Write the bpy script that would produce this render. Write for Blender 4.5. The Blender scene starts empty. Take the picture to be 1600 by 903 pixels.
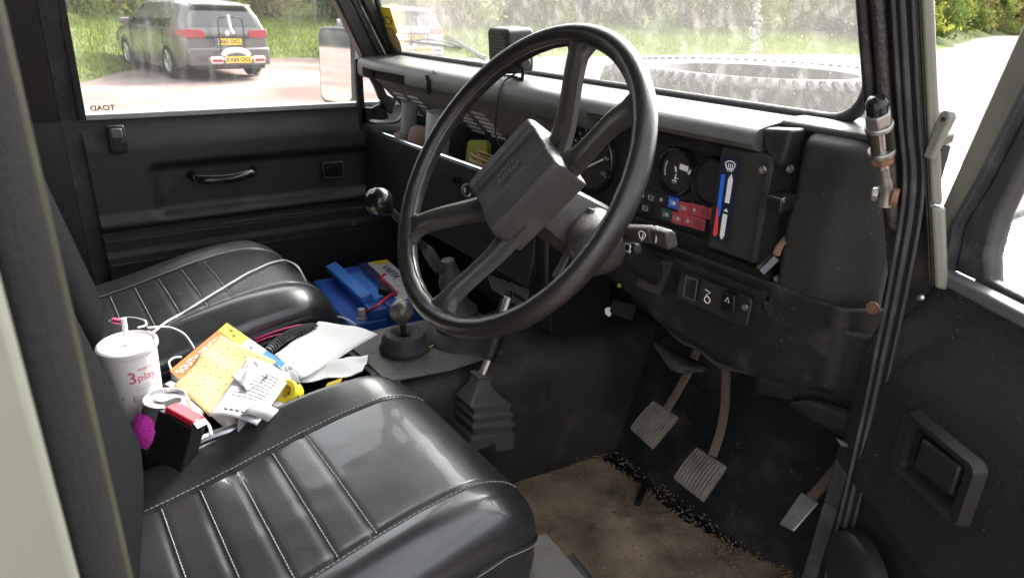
import bpy, bmesh, math, random
from mathutils import Vector, Matrix, noise
random.seed(7)
R = math.radians
scn = bpy.context.scene
COL = scn.collection
# ------------------------------------------------------------------ camera, sky, sun, exposure
CAM = Vector((1.0478, -.3578, 1.4999)); FPX = 1077.24
YAW, PIT, ROLL = .9406, .3849, .0355
_f = Vector((-math.sin(YAW)*math.cos(PIT), math.cos(YAW)*math.cos(PIT), -math.sin(PIT)))
_r0 = Vector((math.cos(YAW), math.sin(YAW), 0)); _u0 = _r0.cross(_f)
_r = math.cos(ROLL)*_r0 + math.sin(ROLL)*_u0
_u = -math.sin(ROLL)*_r0 + math.cos(ROLL)*_u0
cd = bpy.data.cameras.new('camera'); cam = bpy.data.objects.new('camera', cd); COL.objects.link(cam)
m = Matrix((_r, _u, -_f)).transposed().to_4x4(); m.translation = CAM
cam.matrix_world = m
cd.sensor_width = 36; cd.sensor_fit = 'HORIZONTAL'; cd.lens = FPX/1600*36
cd.clip_start = .02; cd.clip_end = 2000
cd.dof.use_dof = True; cd.dof.focus_distance = 1.15; cd.dof.aperture_fstop = 11
scn.camera = cam
SUN_EL, SUN_AZ = R(39), R(-22)          # azimuth from +Y (the vehicle's front) towards +X
w = bpy.data.worlds.new('World'); scn.world = w; w.use_nodes = True
nt = w.node_tree; bg = nt.nodes['Background']
sky = nt.nodes.new('ShaderNodeTexSky'); sky.sky_type = 'NISHITA'; sky.sun_disc = False
sky.sun_elevation = SUN_EL; sky.sun_rotation = SUN_AZ; sky.dust_density = 5; sky.air_density = 1.0; sky.ozone_density = .6
hs = nt.nodes.new('ShaderNodeHueSaturation'); hs.inputs['Saturation'].default_value = .25
nt.links.new(sky.outputs[0], hs.inputs['Color']); nt.links.new(hs.outputs[0], bg.inputs[0])
bg.inputs[1].default_value = .14
sl = bpy.data.lights.new('sun', 'SUN'); sun = bpy.data.objects.new('sun', sl); COL.objects.link(sun)
sl.energy = 1.35; sl.angle = R(16); sl.color = (1, .96, .9)
sd = Vector((math.sin(SUN_AZ)*math.cos(SUN_EL), math.cos(SUN_AZ)*math.cos(SUN_EL), math.sin(SUN_EL)))
sun.rotation_euler = sd.to_track_quat('Z', 'Y').to_euler()
vs = scn.view_settings; vs.view_transform = 'Standard'; vs.look = 'None'; vs.gamma = 1; vs.use_curve_mapping = False
vs.exposure = 2.8
# ------------------------------------------------------------------ pixel helpers (direction from the photo, depth from the plane touched)
def ray(x, y): return _f + _r*((x-800)/FPX) - _u*((y-451.5)/FPX)
def pz(x, y, z): d = ray(x, y); return CAM + d*((z-CAM.z)/d.z)
def pxx(x, y, v): d = ray(x, y); return CAM + d*((v-CAM.x)/d.x)
def py(x, y, v): d = ray(x, y); return CAM + d*((v-CAM.y)/d.y)
# ------------------------------------------------------------------ materials
MATS = {}
SPECK = {'dash_dark': 150, 'door_card_near': 190, 'dash': 210, 'floor_black': 90, 'black_matte': 120, 'tunnel': 170, 'door_card': 230, 'shroud': 240, 'mat_carpet': 130}
def mat(name, col, rough=.5, metal=0, bump=None, var=None, spec=.5, coat=0, dirt=None, rvar=0, sheen=0, trans=0):
    """bump=(scale,strength) var=(scale,amount) dirt=(scale,threshold,colour,amount)"""
    if name in MATS: return MATS[name]
    m = bpy.data.materials.new(name); m.use_nodes = True; n = m.node_tree.nodes; l = m.node_tree.links
    b = n['Principled BSDF']; b.inputs['Roughness'].default_value = rough; b.inputs['Metallic'].default_value = metal
    b.inputs['Specular IOR Level'].default_value = spec; b.inputs['Coat Weight'].default_value = coat
    if sheen: b.inputs['Sheen Weight'].default_value = sheen
    b.inputs['Base Color'].default_value = (*col, 1)
    tc = n.new('ShaderNodeTexCoord'); src = None
    def nz(scale, det=4):
        t = n.new('ShaderNodeTexNoise'); t.inputs['Scale'].default_value = scale; t.inputs['Detail'].default_value = det
        l.new(tc.outputs['Object'], t.inputs['Vector']); return t
    if var:
        t = nz(var[0]); rp = n.new('ShaderNodeValToRGB'); e = rp.color_ramp.elements
        a = var[1]; e[0].position = .3; e[1].position = .72
        e[0].color = (*[c*(1-a) for c in col], 1); e[1].color = (*[min(1, c*(1+a)) for c in col], 1)
        l.new(t.outputs['Fac'], rp.inputs['Fac']); src = rp.outputs['Color']
    if dirt:
        t = nz(dirt[0], 8); t.inputs['Roughness'].default_value = .65
        rp = n.new('ShaderNodeMapRange'); rp.inputs['From Min'].default_value = dirt[1]; rp.inputs['From Max'].default_value = dirt[1]+.22
        rp.inputs['To Max'].default_value = dirt[3]; l.new(t.outputs['Fac'], rp.inputs['Value'])
        mx = n.new('ShaderNodeMix'); mx.data_type = 'RGBA'; l.new(rp.outputs[0], mx.inputs[0])
        if src: l.new(src, mx.inputs[6])
        else: mx.inputs[6].default_value = (*col, 1)
        mx.inputs[7].default_value = (*dirt[2], 1); src = mx.outputs[2]
        rr = n.new('ShaderNodeMapRange'); rr.inputs['To Min'].default_value = rough; rr.inputs['To Max'].default_value = min(1, rough+.35)
        l.new(rp.outputs[0], rr.inputs['Value']); l.new(rr.outputs[0], b.inputs['Roughness'])
    elif rvar:
        t = nz(9); rr = n.new('ShaderNodeMapRange'); rr.inputs['From Min'].default_value = .3; rr.inputs['From Max'].default_value = .7
        rr.inputs['To Min'].default_value = max(.05, rough-rvar); rr.inputs['To Max'].default_value = min(1, rough+rvar)
        l.new(t.outputs['Fac'], rr.inputs['Value']); l.new(rr.outputs[0], b.inputs['Roughness'])
    if name in SPECK:
        t = nz(SPECK[name], 2); rp = n.new('ShaderNodeMapRange'); rp.inputs['From Min'].default_value = .68; rp.inputs['From Max'].default_value = .76; rp.inputs['To Max'].default_value = .45
        l.new(t.outputs['Fac'], rp.inputs['Value']); mx = n.new('ShaderNodeMix'); mx.data_type = 'RGBA'; l.new(rp.outputs[0], mx.inputs[0])
        if src: l.new(src, mx.inputs[6])
        else: mx.inputs[6].default_value = (*col, 1)
        mx.inputs[7].default_value = (.17, .155, .13, 1); src = mx.outputs[2]
    if src: l.new(src, b.inputs['Base Color'])
    if bump:
        t = nz(bump[0], 3); bp = n.new('ShaderNodeBump'); bp.inputs['Strength'].default_value = bump[1]; bp.inputs['Distance'].default_value = .004
        l.new(t.outputs['Fac'], bp.inputs['Height']); l.new(bp.outputs[0], b.inputs['Normal'])
    if trans: b.inputs['Transmission Weight'].default_value = trans
    MATS[name] = m; return m
def glass_mat(name, tint, dirt, scale=(3, 3, 1), refl=.06, sparse=.45):
    m = bpy.data.materials.new(name); m.use_nodes = True; n = m.node_tree.nodes; l = m.node_tree.links; n.clear()
    o = n.new('ShaderNodeOutputMaterial'); tr = n.new('ShaderNodeBsdfTransparent'); tr.inputs[0].default_value = (*tint, 1)
    gl = n.new('ShaderNodeBsdfGlossy'); gl.inputs['Roughness'].default_value = .02
    fr = n.new('ShaderNodeLayerWeight'); fr.inputs['Blend'].default_value = .12
    mr = n.new('ShaderNodeMapRange'); mr.inputs['To Min'].default_value = refl*.4; mr.inputs['To Max'].default_value = .45
    l.new(fr.outputs['Fresnel'], mr.inputs['Value'])
    m1 = n.new('ShaderNodeMixShader'); l.new(mr.outputs[0], m1.inputs[0]); l.new(tr.outputs[0], m1.inputs[1]); l.new(gl.outputs[0], m1.inputs[2])
    df = n.new('ShaderNodeBsdfTranslucent'); df.inputs[0].default_value = (.75, .73, .7, 1)
    d2 = n.new('ShaderNodeBsdfDiffuse'); d2.inputs[0].default_value = (.75, .73, .7, 1)
    md = n.new('ShaderNodeMixShader'); md.inputs[0].default_value = .4; l.new(df.outputs[0], md.inputs[1]); l.new(d2.outputs[0], md.inputs[2])
    tc = n.new('ShaderNodeTexCoord'); mp = n.new('ShaderNodeMapping'); mp.inputs['Scale'].default_value = scale
    l.new(tc.outputs['Object'], mp.inputs['Vector'])
    t = n.new('ShaderNodeTexNoise'); t.inputs['Scale'].default_value = 6; t.inputs['Detail'].default_value = 9; t.inputs['Roughness'].default_value = .7
    l.new(mp.outputs[0], t.inputs['Vector'])
    r2 = n.new('ShaderNodeMapRange'); r2.inputs['From Min'].default_value = sparse; r2.inputs['From Max'].default_value = .8
    r2.inputs['To Min'].default_value = dirt[0]; r2.inputs['To Max'].default_value = dirt[1]; l.new(t.outputs['Fac'], r2.inputs['Value'])
    m2 = n.new('ShaderNodeMixShader'); l.new(r2.outputs[0], m2.inputs[0]); l.new(m1.outputs[0], m2.inputs[1]); l.new(md.outputs[0], m2.inputs[2])
    l.new(m2.outputs[0], o.inputs[0]); MATS[name] = m; return m
DUST = (.16, .14, .115)
mat('vinyl', (.02, .0197, .0215), .36, bump=(420, .09), var=(6, .15), rvar=.06, spec=.9, coat=.35)
mat('vinyl_side', (.02, .02, .022), .42, bump=(420, .14), rvar=.06, spec=.6)
mat('thread', (.34, .33, .31), .8)
mat('seam', (.012, .012, .013), .7)
mat('fabric', (.0045, .0045, .006), .92, bump=(900, .4), spec=.08)
mat('seal_black', (.010, .009, .0095), .8, bump=(300, .3), spec=.12, dirt=(60, .6, (.06, .05, .05), .4))
mat('fabric_grey', (.03, .027, .03), .92, bump=(900, .4), spec=.1)
mat('dash', (.022, .0228, .021), .5, bump=(700, .35), var=(5, .2), dirt=(14, .54, DUST, .2), spec=.35)
mat('dash_dark', (.013, .0138, .013), .48, spec=.4, bump=(700, .25), dirt=(18, .55, DUST, .35))
mat('black', (.012, .012, .012), .45, rvar=.1)
mat('black_matte', (.012, .012, .012), .8, spec=.2, dirt=(12, .5, (.09, .075, .06), .5), bump=(160, .3))
mat('dash_rail', (.085, .085, .079), .34, bump=(700, .3), var=(5, .2), dirt=(14, .5, (.2, .18, .15), .4), spec=.7)  # lighter copy of the dash plastic, windscreen light put into its colour
mat('grey_rubber', (.085, .08, .077), .5, bump=(200, .2), dirt=(30, .5, (.13, .11, .09), .4))
mat('strip_grey', (.09, .087, .085), .5)
mat('lip_white', (.8, .8, .82), .13, metal=1)
mat('plate_grey', (.14, .13, .12), .5, metal=.4, dirt=(40, .5, (.16, .09, .05), .6))
mat('black_gloss', (.01, .01, .012), .16)
mat('wheel_plastic', (.022, .0198, .018), .28, bump=(520, .16), dirt=(75, .60, (.12, .11, .1), .4))
mat('glint_gloss', (.09, .085, .08), .2)  # pale gloss that colours the highlight ring on the wheel rim
mat('spoke_plastic', (.045, .04, .034), .42, bump=(520, .2), dirt=(40, .55, (.1, .09, .07), .3))
mat('pad_plastic', (.05, .045, .042), .5, bump=(600, .25), var=(12, .15), dirt=(24, .55, (.14, .125, .105), .35))
mat('shroud', (.042, .038, .035), .45, bump=(500, .15), dirt=(20, .55, (.15, .13, .11), .4))
mat('door_card', (.017, .017, .016), .43, bump=(600, .3), rvar=.08)
mat('door_card_near', (.013, .014, .014), .42, bump=(500, .35), dirt=(60, .62, (.2, .19, .17), .4))
mat('paint', (.36, .37, .285), .42, var=(7, .1), dirt=(16, .54, (.16, .17, .09), .5))
mat('paint_pale', (.195, .2, .163), .45, var=(8, .07), dirt=(18, .6, (.12, .12, .07), .4))
mat('paint_frame', (.125, .12, .098), .5, var=(8, .15), dirt=(18, .52, (.1, .1, .06), .6))
mat('rubber', (.03, .03, .031), .62, bump=(120, .3), dirt=(26, .5, (.12, .12, .1), .45))
mat('rubber_green', (.022, .021, .012), .65, dirt=(40, .5, (.045, .05, .02), .5), spec=.25)
mat('steel', (.55, .53, .5), .35, metal=1, rvar=.1)
mat('zinc', (.36, .35, .32), .42, metal=.9, var=(30, .2), dirt=(40, .55, (.22, .12, .06), .6))
mat('rust', (.22, .11, .07), .75, var=(60, .4), bump=(200, .5))
mat('alloy', (.5, .5, .52), .38, metal=.8)
mat('chequer', (.18, .18, .19), .42, metal=.9, var=(12, .12))
mat('mat_carpet', (.34, .25, .17), .95, bump=(330, .9), var=(11, .45), dirt=(9, .5, (.10, .072, .05), .85), spec=.1)
mat('mud', (.3, .215, .145), .95, var=(18, .35), bump=(140, .8))
mat('floor_black', (.010, .011, .012), .6, spec=.3, bump=(90, .4), dirt=(9, .5, (.1, .08, .06), .6))
mat('tunnel', (.032, .028, .024), .45, bump=(260, .5), var=(9, .3), dirt=(10, .52, (.14, .115, .09), .6))
mat('tunnel_plate', (.11, .1, .09), .5, bump=(260, .3), var=(14, .25), dirt=(20, .5, (.05, .045, .04), .6))
mat('pedal_rubber', (.15, .128, .105), .85, bump=(300, .5), var=(30, .3))
mat('pedal_arm', (.12, .09, .07), .7, dirt=(40, .5, (.22, .13, .08), .6), metal=.3)
mat('white', (.85, .85, .85), .6)
mat('paper', (.86, .86, .84), .75, bump=(14, .2))
mat('smear', (.8, .8, .78), .9)
mat('paper_note', (.52, .51, .54), .75, bump=(14, .2))
mat('paper_grey', (.42, .42, .44), .7, bump=(20, .3))
mat('print', (.06, .06, .07), .7)
mat('print_grey', (.38, .38, .4), .7)
mat('print_white', (.8, .8, .78), .6)
mat('cup', (.84, .8, .79), .5)
mat('cup_pink', (.8, .12, .25), .5)
mat('pink', (.75, .05, .5), .8, bump=(300, .6))
mat('orange', (.8, .13, .02), .5)
mat('yellow', (.95, .72, .05), .5)
mat('yellow_paper', (.47, .345, .155), .75, bump=(10, .3), var=(9, .08))
mat('blue', (.02, .2, .62), .5)
mat('pale_pink', (.85, .68, .7), .6)
mat('batt_blue', (.03, .1, .42), .4, var=(12, .15))
mat('batt_blue_light', (.06, .22, .66), .42, var=(12, .12))
mat('batt_navy', (.03, .035, .12), .45)
mat('label_white', (.62, .6, .62), .5, var=(14, .08))
mat('red', (.6, .03, .03), .45)
mat('red_gloss', (.55, .03, .05), .25)
mat('tell_red', (.38, .055, .07), .3)
mat('tell_blue', (.03, .12, .5), .3)
mat('tell_green', (.01, .06, .05), .3)
mat('tell_navy', (.012, .014, .03), .4)
mat('slide_red', (.75, .07, .05), .4)
mat('slide_blue', (.02, .15, .75), .4)
mat('grey_plastic', (.42, .41, .42), .45, var=(14, .1))
mat('grey_tube', (.3, .29, .31), .55, var=(14, .12), dirt=(30, .55, (.15, .13, .11), .4))
mat('brown', (.2, .12, .095), .55, var=(12, .2))
mat('skin_tone', (.5, .3, .2), .6)
mat('cable_white', (.75, .73, .7), .5)
mat('magenta_wire', (.6, .04, .2), .45)
mat('red_wire', (.75, .03, .04), .4)
mat('coil_black', (.05, .05, .052), .5)
mat('needle', (.85, .8, .68), .5)
mat('gauge_face', (.02, .019, .017), .5)
mat('tyre', (.012, .013, .015), .85, bump=(220, .4), spec=.2, dirt=(10, .5, (.05, .048, .046), .4))
mat('aluminium', (.72, .72, .73), .28, metal=.9)
mat('amber', (.8, .25, .03), .4)
mat('leaf_y', (.3, .3, .03), .7)
mat('tape_mat', (.16, .16, .16), .5)
glass_mat('screen_glass', (.97, .98, .97), (.05, .17), (9, 9, 5), .06, .5)
glass_mat('side_glass', (.95, .96, .95), (.02, .1), (6, 6, 1), .05, .5)
glass_mat('car_glass', (.30, .32, .33), (.01, .03), (1, 1, 1), .3, .5)
# ------------------------------------------------------------------ mesh helpers
def frame(z, x=None):
    z = Vector(z).normalized()
    x = Vector(x) if x is not None else (Vector((1, 0, 0)) if abs(z.x) < .9 else Vector((0, 1, 0)))
    x = (x - z*x.dot(z)).normalized(); y = z.cross(x)
    return Matrix((x, y, z)).transposed()
def mtx(loc, rot=None):
    M = (rot if rot is not None else Matrix.Identity(3)).to_4x4(); M.translation = Vector(loc); return M
def rotz(a): return Matrix.Rotation(a, 3, 'Z')
def eul(x, y, z): return Matrix.Rotation(z, 3, 'Z') @ Matrix.Rotation(y, 3, 'Y') @ Matrix.Rotation(x, 3, 'X')
class MB:
    def __init__(s, M=None): s.v = []; s.f = []; s.M = M
    def add(s, vs, fs, M=None):
        o = len(s.v)
        for p in vs:
            p = Vector(p)
            if M is not None: p = M @ p
            if s.M is not None: p = s.M @ p
            s.v.append(p)
        s.f += [tuple(i+o for i in f) for f in fs]; return s
    def box(s, c, d, rot=None, taper=1):
        x, y, z = d[0]/2, d[1]/2, d[2]/2; t = taper
        vs = [(-x, -y, -z), (x, -y, -z), (x, y, -z), (-x, y, -z), (-x*t, -y*t, z), (x*t, -y*t, z), (x*t, y*t, z), (-x*t, y*t, z)]
        return s.add(vs, [(3, 2, 1, 0), (4, 5, 6, 7), (0, 1, 5, 4), (1, 2, 6, 5), (2, 3, 7, 6), (3, 0, 4, 7)], mtx(c, rot))
    def tube(s, pts, r, n=10, closed=False, cap=True, flat=None):
        pts = [Vector(p) for p in pts]; k = len(pts); rs = r if isinstance(r, (list, tuple)) else [r]*k
        vs = []; X = None
        for i, p in enumerate(pts):
            a = pts[i-1] if i or closed else p; b = pts[(i+1) % k] if i < k-1 or closed else p
            t = (b-a).normalized()
            if X is None: X = frame(t).col[0]
            X = (X - t*X.dot(t)).normalized(); Yv = t.cross(X)
            for j in range(n):
                an = 2*math.pi*j/n; q = X*math.cos(an)+Yv*math.sin(an)*(flat or 1)
                vs.append(p + q*rs[i])
        fs = []
        for i in range(k if closed else k-1):
            for j in range(n):
                a, b = i*n+j, i*n+(j+1) % n; c2, d2 = ((i+1) % k)*n+(j+1) % n, ((i+1) % k)*n+j
                fs.append((a, b, c2, d2))
        if cap and not closed: fs += [tuple(range(n-1, -1, -1)), tuple((k-1)*n+j for j in range(n))]
        return s.add(vs, fs)
    def lathe(s, prof, o, ax=(0, 0, 1), n=24, cap=True, sq=None):
        F = frame(ax); vs = []
        for (r, h) in prof:
            for j in range(n):
                a = 2*math.pi*j/n; cx, cy = math.cos(a), math.sin(a)
                if sq:
                    e = (abs(cx)**sq+abs(cy)**sq)**(-1/sq); cx *= e; cy *= e
                vs.append(Vector(o)+F@Vector((r*cx, r*cy, h)))
        k = len(prof); fs = [(i*n+j, i*n+(j+1) % n, (i+1)*n+(j+1) % n, (i+1)*n+j) for i in range(k-1) for j in range(n)]
        if cap: fs += [tuple(range(n-1, -1, -1)), tuple((k-1)*n+j for j in range(n))]
        return s.add(vs, fs)
    def prism(s, poly, h0, h1, M=None):
        n = len(poly); vs = [(x, y, h0) for x, y in poly]+[(x, y, h1) for x, y in poly]
        return s.add(vs, [tuple(range(n-1, -1, -1)), tuple(range(n, 2*n))]+[(i, (i+1) % n, n+(i+1) % n, n+i) for i in range(n)], M)
    def extx(s, prof, x0, x1):           # (y,z) profile pushed along X
        n = len(prof); vs = [(x0, a, b) for a, b in prof]+[(x1, a, b) for a, b in prof]
        return s.add(vs, [tuple(range(n)), tuple(range(2*n-1, n-1, -1))]+[(i, n+i, n+(i+1) % n, (i+1) % n) for i in range(n)])
    def grid(s, nu, nv, fn, cu=False, cv=False):
        vs = [fn(i/(nu if cu else nu-1), j/(nv if cv else nv-1)) for i in range(nu) for j in range(nv)]
        fs = [(i*nv+j, ((i+1) % nu)*nv+j, ((i+1) % nu)*nv+(j+1) % nv, i*nv+(j+1) % nv)
              for i in range(nu if cu else nu-1) for j in range(nv if cv else nv-1)]
        return s.add(vs, fs)
    def sheet(s, pts, t, n=None):         # a slab: quad/polygon of 3D points with thickness
        pts = [Vector(p) for p in pts]
        n = Vector(n) if n else (pts[1]-pts[0]).cross(pts[2]-pts[0]).normalized(); k = len(pts)
        return s.add(pts+[p-n*t for p in pts], [tuple(range(k)), tuple(range(2*k-1, k-1, -1))]+[(i, k+i, k+(i+1) % k, (i+1) % k) for i in range(k)])
    def mesh(s, name, smooth=40):
        me = bpy.data.meshes.new(name); me.from_pydata([tuple(v) for v in s.v], [], s.f)
        bm = bmesh.new(); bm.from_mesh(me); bmesh.ops.recalc_face_normals(bm, faces=bm.faces); bm.to_mesh(me); bm.free()
        if smooth:
            me.polygons.foreach_set('use_smooth', [True]*len(me.polygons)); me.set_sharp_from_angle(angle=R(smooth))
        return me
    def build(s, name, m, parent=None, bevel=0, smooth=40, seg=2, sub=0, solid=0):
        me = s.mesh(name, smooth); return put(name, me, m, parent, bevel, seg, sub, solid)
def put(name, me, m, parent=None, bevel=0, seg=2, sub=0, solid=0, M=None):
    o = bpy.data.objects.new(name, me); COL.objects.link(o)
    if not me.materials: me.materials.append(MATS[m] if isinstance(m, str) else m)
    if M is not None: o.matrix_world = M
    if parent is not None:
        o.parent = parent; o.matrix_parent_inverse = parent.matrix_basis.inverted()
    if solid: q = o.modifiers.new('solid', 'SOLIDIFY'); q.thickness = solid; q.offset = -1
    if bevel:
        q = o.modifiers.new('bevel', 'BEVEL'); q.width = bevel; q.segments = seg; q.limit_method = 'ANGLE'; q.angle_limit = R(35); q.use_clamp_overlap = True
    if sub: q = o.modifiers.new('sub', 'SUBSURF'); q.levels = sub; q.render_levels = sub
    return o
def tag(o, label, cat, group=None):
    o['label'] = label; o['category'] = cat
    if group: o['group'] = group
    return o
def thing(name, loc, label, cat, group=None, rz=0):
    o = bpy.data.objects.new(name, None); COL.objects.link(o); o.location = loc; o.rotation_euler = (0, 0, rz)
    o.empty_display_size = .05; bpy.context.view_layer.update()
    return tag(o, label, cat, group)
def struct(o): o['kind'] = 'structure'; return o
def stuff(o): o['kind'] = 'stuff'; return o
TXT = {}
def text_mesh(s, size, ext=.0004, align='CENTER', space=1.0, bold=0):
    k = (s, size, ext, align, space)
    c = bpy.data.curves.new('lettering', 'FONT'); c.body = s; c.size = size; c.extrude = ext; c.align_x = align; c.align_y = 'CENTER'; c.space_character = space; c.resolution_u = 3; c.offset = bold
    o = bpy.data.objects.new('lettering', c); COL.objects.link(o)
    dg = bpy.context.evaluated_depsgraph_get(); dg.update()
    me = bpy.data.meshes.new_from_object(o.evaluated_get(dg)); bpy.data.objects.remove(o); bpy.data.curves.remove(c)
    return me
def text(s, size, M, m, parent, name='lettering', mirror=False, sx=1, **k):
    me = text_mesh(s, size, **k)
    S = Matrix.Diagonal((-sx if mirror else sx, 1, 1, 1)); me.transform(M @ S)
    if mirror: me.flip_normals()
    me.materials.clear(); return put(name, me, m, parent)
def smooth_path(pts, n=8, closed=False):
    pts = [Vector(p) for p in pts]; k = len(pts); out = []
    for i in range(k if closed else k-1):
        g = lambda j: pts[j % k] if closed else pts[max(0, min(k-1, j))]
        p0, p1, p2, p3 = g(i-1), g(i), g(i+1), g(i+2)
        for t in range(n):
            t /= n
            out.append(.5*((2*p1)+(p2-p0)*t+(2*p0-5*p1+4*p2-p3)*t*t+(3*p1-p0-3*p2+p3)*t**3))
    if not closed: out.append(pts[-1])
    return out
def lerp(a, b, t): return a+(b-a)*t
def interp(x, xs, ys):
    if x <= xs[0]: return ys[0]
    for i in range(len(xs)-1):
        if x <= xs[i+1]: return lerp(ys[i], ys[i+1], (x-xs[i])/(xs[i+1]-xs[i]))
    return ys[-1]
def sstep(a, b, x): t = max(0, min(1, (x-a)/(b-a))); return t*t*(3-2*t)
# ================================================================== the vehicle's body
WAIST = 1.245
def xs(z): return .745-.2*max(0, z-WAIST)
def scr(x, z, off=0): return Vector((x, .50-.33*(z-1.385)+off, z))
veh = thing('off_road_vehicle', (0, 0, 0), 'pale green off-road vehicle whose cab the open door looks into', 'vehicle')
b = MB().box((0, .06, .595), (1.46, 1.1, .05)); b.build('floor_pan', 'floor_black', veh)
b = MB().sheet([(-.72, .56, .622), (.70, .56, .622), (.70, .70, .88), (-.72, .70, .88)], .02); b.build('toe_board', 'floor_black', veh)
b = MB().box((0, .73, .995), (1.42, .04, .33)); b.build('bulkhead', 'black_matte', veh)
b = MB().box((0, .541, 1.252), (1.29, .03, .185)); b.build('scuttle', 'black_matte', veh)
b = MB().box((0, .64, 1.135), (1.04, .17, .03)); b.build('scuttle_top', 'black_matte', veh)
b = MB(); b.box((0, -.62, 1.95), (1.30, 1.9, .03)); b.build('roof', 'paint_pale', veh, bevel=.01)
b = MB(); b.box((0, -.60, 1.95), (1.24, 1.7, .02)); o = b.build('headlining', 'fabric_grey', veh); o.location.z -= .03
b = MB().box((0, -.72, 1.27), (1.40, .03, 1.33)); b.build('rear_bulkhead', 'fabric', veh)
for s in (-1, 1):                                        # body sides behind the doors
    b = MB()
    y0, y1 = (-.70, -.245) if s < 0 else (-.70, -.392)
    zz = [.55, WAIST, 1.94]
    for i in range(2):
        za, zb = zz[i], zz[i+1]
        b.sheet([(s*(xs(za)+.04), y0, za), (s*(xs(za)+.04), y1, za), (s*(xs(zb)+.04), y1, zb), (s*(xs(zb)+.04), y0, zb)], .02, (s, 0, 0))
    b.build('side_panel', 'paint_pale', veh)
    # above-door cant rail
    b = MB(); b.box((s*.61, -.1, 1.91), (.06, .95, .07)); b.build('cant_rail', 'rubber', veh, bevel=.01)
b = MB().box((0, .335, 1.895), (1.24, .05, .1)); b.build('header_rail', 'black', veh, bevel=.01)
# passenger side post behind the door
b = MB()
for (ya, yb, xo, mt) in ((-.27, -.222, .0, 'rubber'), (-.33, -.272, .02, 'black'), (-.42, -.335, .01, 'fabric_grey')):
    b = MB()
    for za, zb in ((.60, WAIST), (WAIST, 1.93)):
        b.sheet([(-xs(za)+xo, ya, za), (-xs(za)+xo, yb, za), (-xs(zb)+xo, yb, zb), (-xs(zb)+xo, ya, zb)], .04, (1, 0, 0))
    b.build('rear_door_post', mt, veh)
# driver's side post, right beside the lens
def vcol(pts, name, m, bev=.002):
    b = MB(); b.prism(pts, .60, 1.90); return b.build(name, m, veh, bevel=bev)
vcol([(.795, -.3700), (.795, -.52), (.775, -.52), (.775, -.3700)], 'door_post_skin', 'paint_pale', .003)
b = MB()
prof = [(.790, -.3695), (.788, -.366), (.778, -.3605), (.764, -.3565), (.75, -.3545), (.735, -.3545), (.73, -.366), (.75, -.385), (.774, -.385)]
vcol(prof, 'door_post_seal', 'seal_black', .002)
vcol([(.7345, -.3538), (.7345, -.357), (.69, -.357), (.69, -.3518), (.722, -.3515)], 'door_post_flange', 'rubber_green', .001)
vcol([(.688, -.352), (.688, -.44), (.66, -.44), (.66, -.352)], 'door_post_inner', 'fabric_grey', .004)
# ---- sill and lower front door post, driver's side
b = MB().box((.735, .02, .60), (.09, .84, .06)); b.build('sill', 'zinc', veh, bevel=.008)
b = MB().sheet([(.70, .475, .62), (.70, .74, .62), (.70, .74, 1.15), (.70, .475, 1.15)], .02, (1, 0, 0)); b.build('kick_panel', 'black_matte', veh)
B1 = [pxx(1347, 690, .715), pxx(1318, 790, .715), pxx(1283, 903, .715)]; B1.append(B1[-1]*2-B1[-2])
b = MB()
for i in range(len(B1)-1):
    p, q = B1[i], B1[i+1]; e = Vector((0, .030, 0))
    b.sheet([p-e/2, p+e/2, q+e/2, q-e/2], .02, (1, 0, 0))
b.build('post_edge_strip', 'rubber', veh, bevel=.003)
b = MB().sheet([pxx(1318, 690, .72), pxx(1345, 705, .72), pxx(1342, 727, .72)], .01, (1, 0, 0)); b.build('post_gusset', 'paint_pale', veh)
# ---- front posts beside the windscreen (driver's side: a bundle of strips)
T0, T1 = pxx(1411, 0, .705), pxx(1428, 300, .737)
dz = (T0-T1)/(T0.z-T1.z)
V = Vector((T1.x-CAM.x, T1.y-CAM.y, 0)).normalized(); U = Vector((V.y, -V.x, 0))
A = [T1+dz*(1.9-T1.z), T0, T1.lerp(T0, .4), T1, pxx(1406, 440, .745), pxx(1379, 570, .745), pxx(1353, 690, .745), pxx(1302, 903, .745)]
A.append(A[-1]+(A[-1]-A[-2])*.8)
P = smooth_path(A, 6); b = MB(); k = len(P)
b.add([p-U*.0100+V*.006 for p in P]+[p+U*.0095+V*.006 for p in P], [(i, i+1, k+i+1, k+i) for i in range(k-1)]); b.build('door_seal', 'seal_black', veh)
for s_, r_ in ((-.0085, .0022), (-.001, .0030), (.0075, .0020)):
    b = MB().tube([p+U*s_+V*.0048 for p in P], r_, 8); b.build('seal_bead', 'rubber', veh)
def post(name, m, s0, s1, depth, back, ztop=1.90, zbot=1.22, bev=.004, par=veh):
    p0 = T1+dz*(ztop-T1.z); p1 = T1+dz*(zbot-T1.z); b = MB(); vs = []
    for p in (p1, p0):
        for (s, v) in ((s0, back), (s1, back), (s1, back+depth), (s0, back+depth)): vs.append(p+U*s+V*v)
    b.add(vs, [(0, 1, 2, 3), (4, 5, 6, 7), (0, 1, 5, 4), (1, 2, 6, 5), (2, 3, 7, 6), (3, 0, 4, 7)])
    return b.build(name, m, par, bevel=bev, seg=3)
post('windscreen_post_trim', 'dash_dark', -.041, -.030, .03, .012, zbot=1.385, bev=.004)
post('windscreen_post_cover', 'tunnel', -.0275, -.015, .03, .004, zbot=1.30, bev=.005)
post('post_shadow_gap', 'black_matte', -.031, .012, .02, .022, zbot=1.12, bev=.001)
post('post_seal_lip', 'dash_dark', .0088, .0116, .03, .004, zbot=1.25, bev=.002)
post('post_flange', 'rubber_green', .0118, .0136, .02, .003, zbot=1.25, bev=.001)
post('outer_post', 'paint_pale', .0139, .0240, .016, .006, zbot=1.335, bev=.003)
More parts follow.
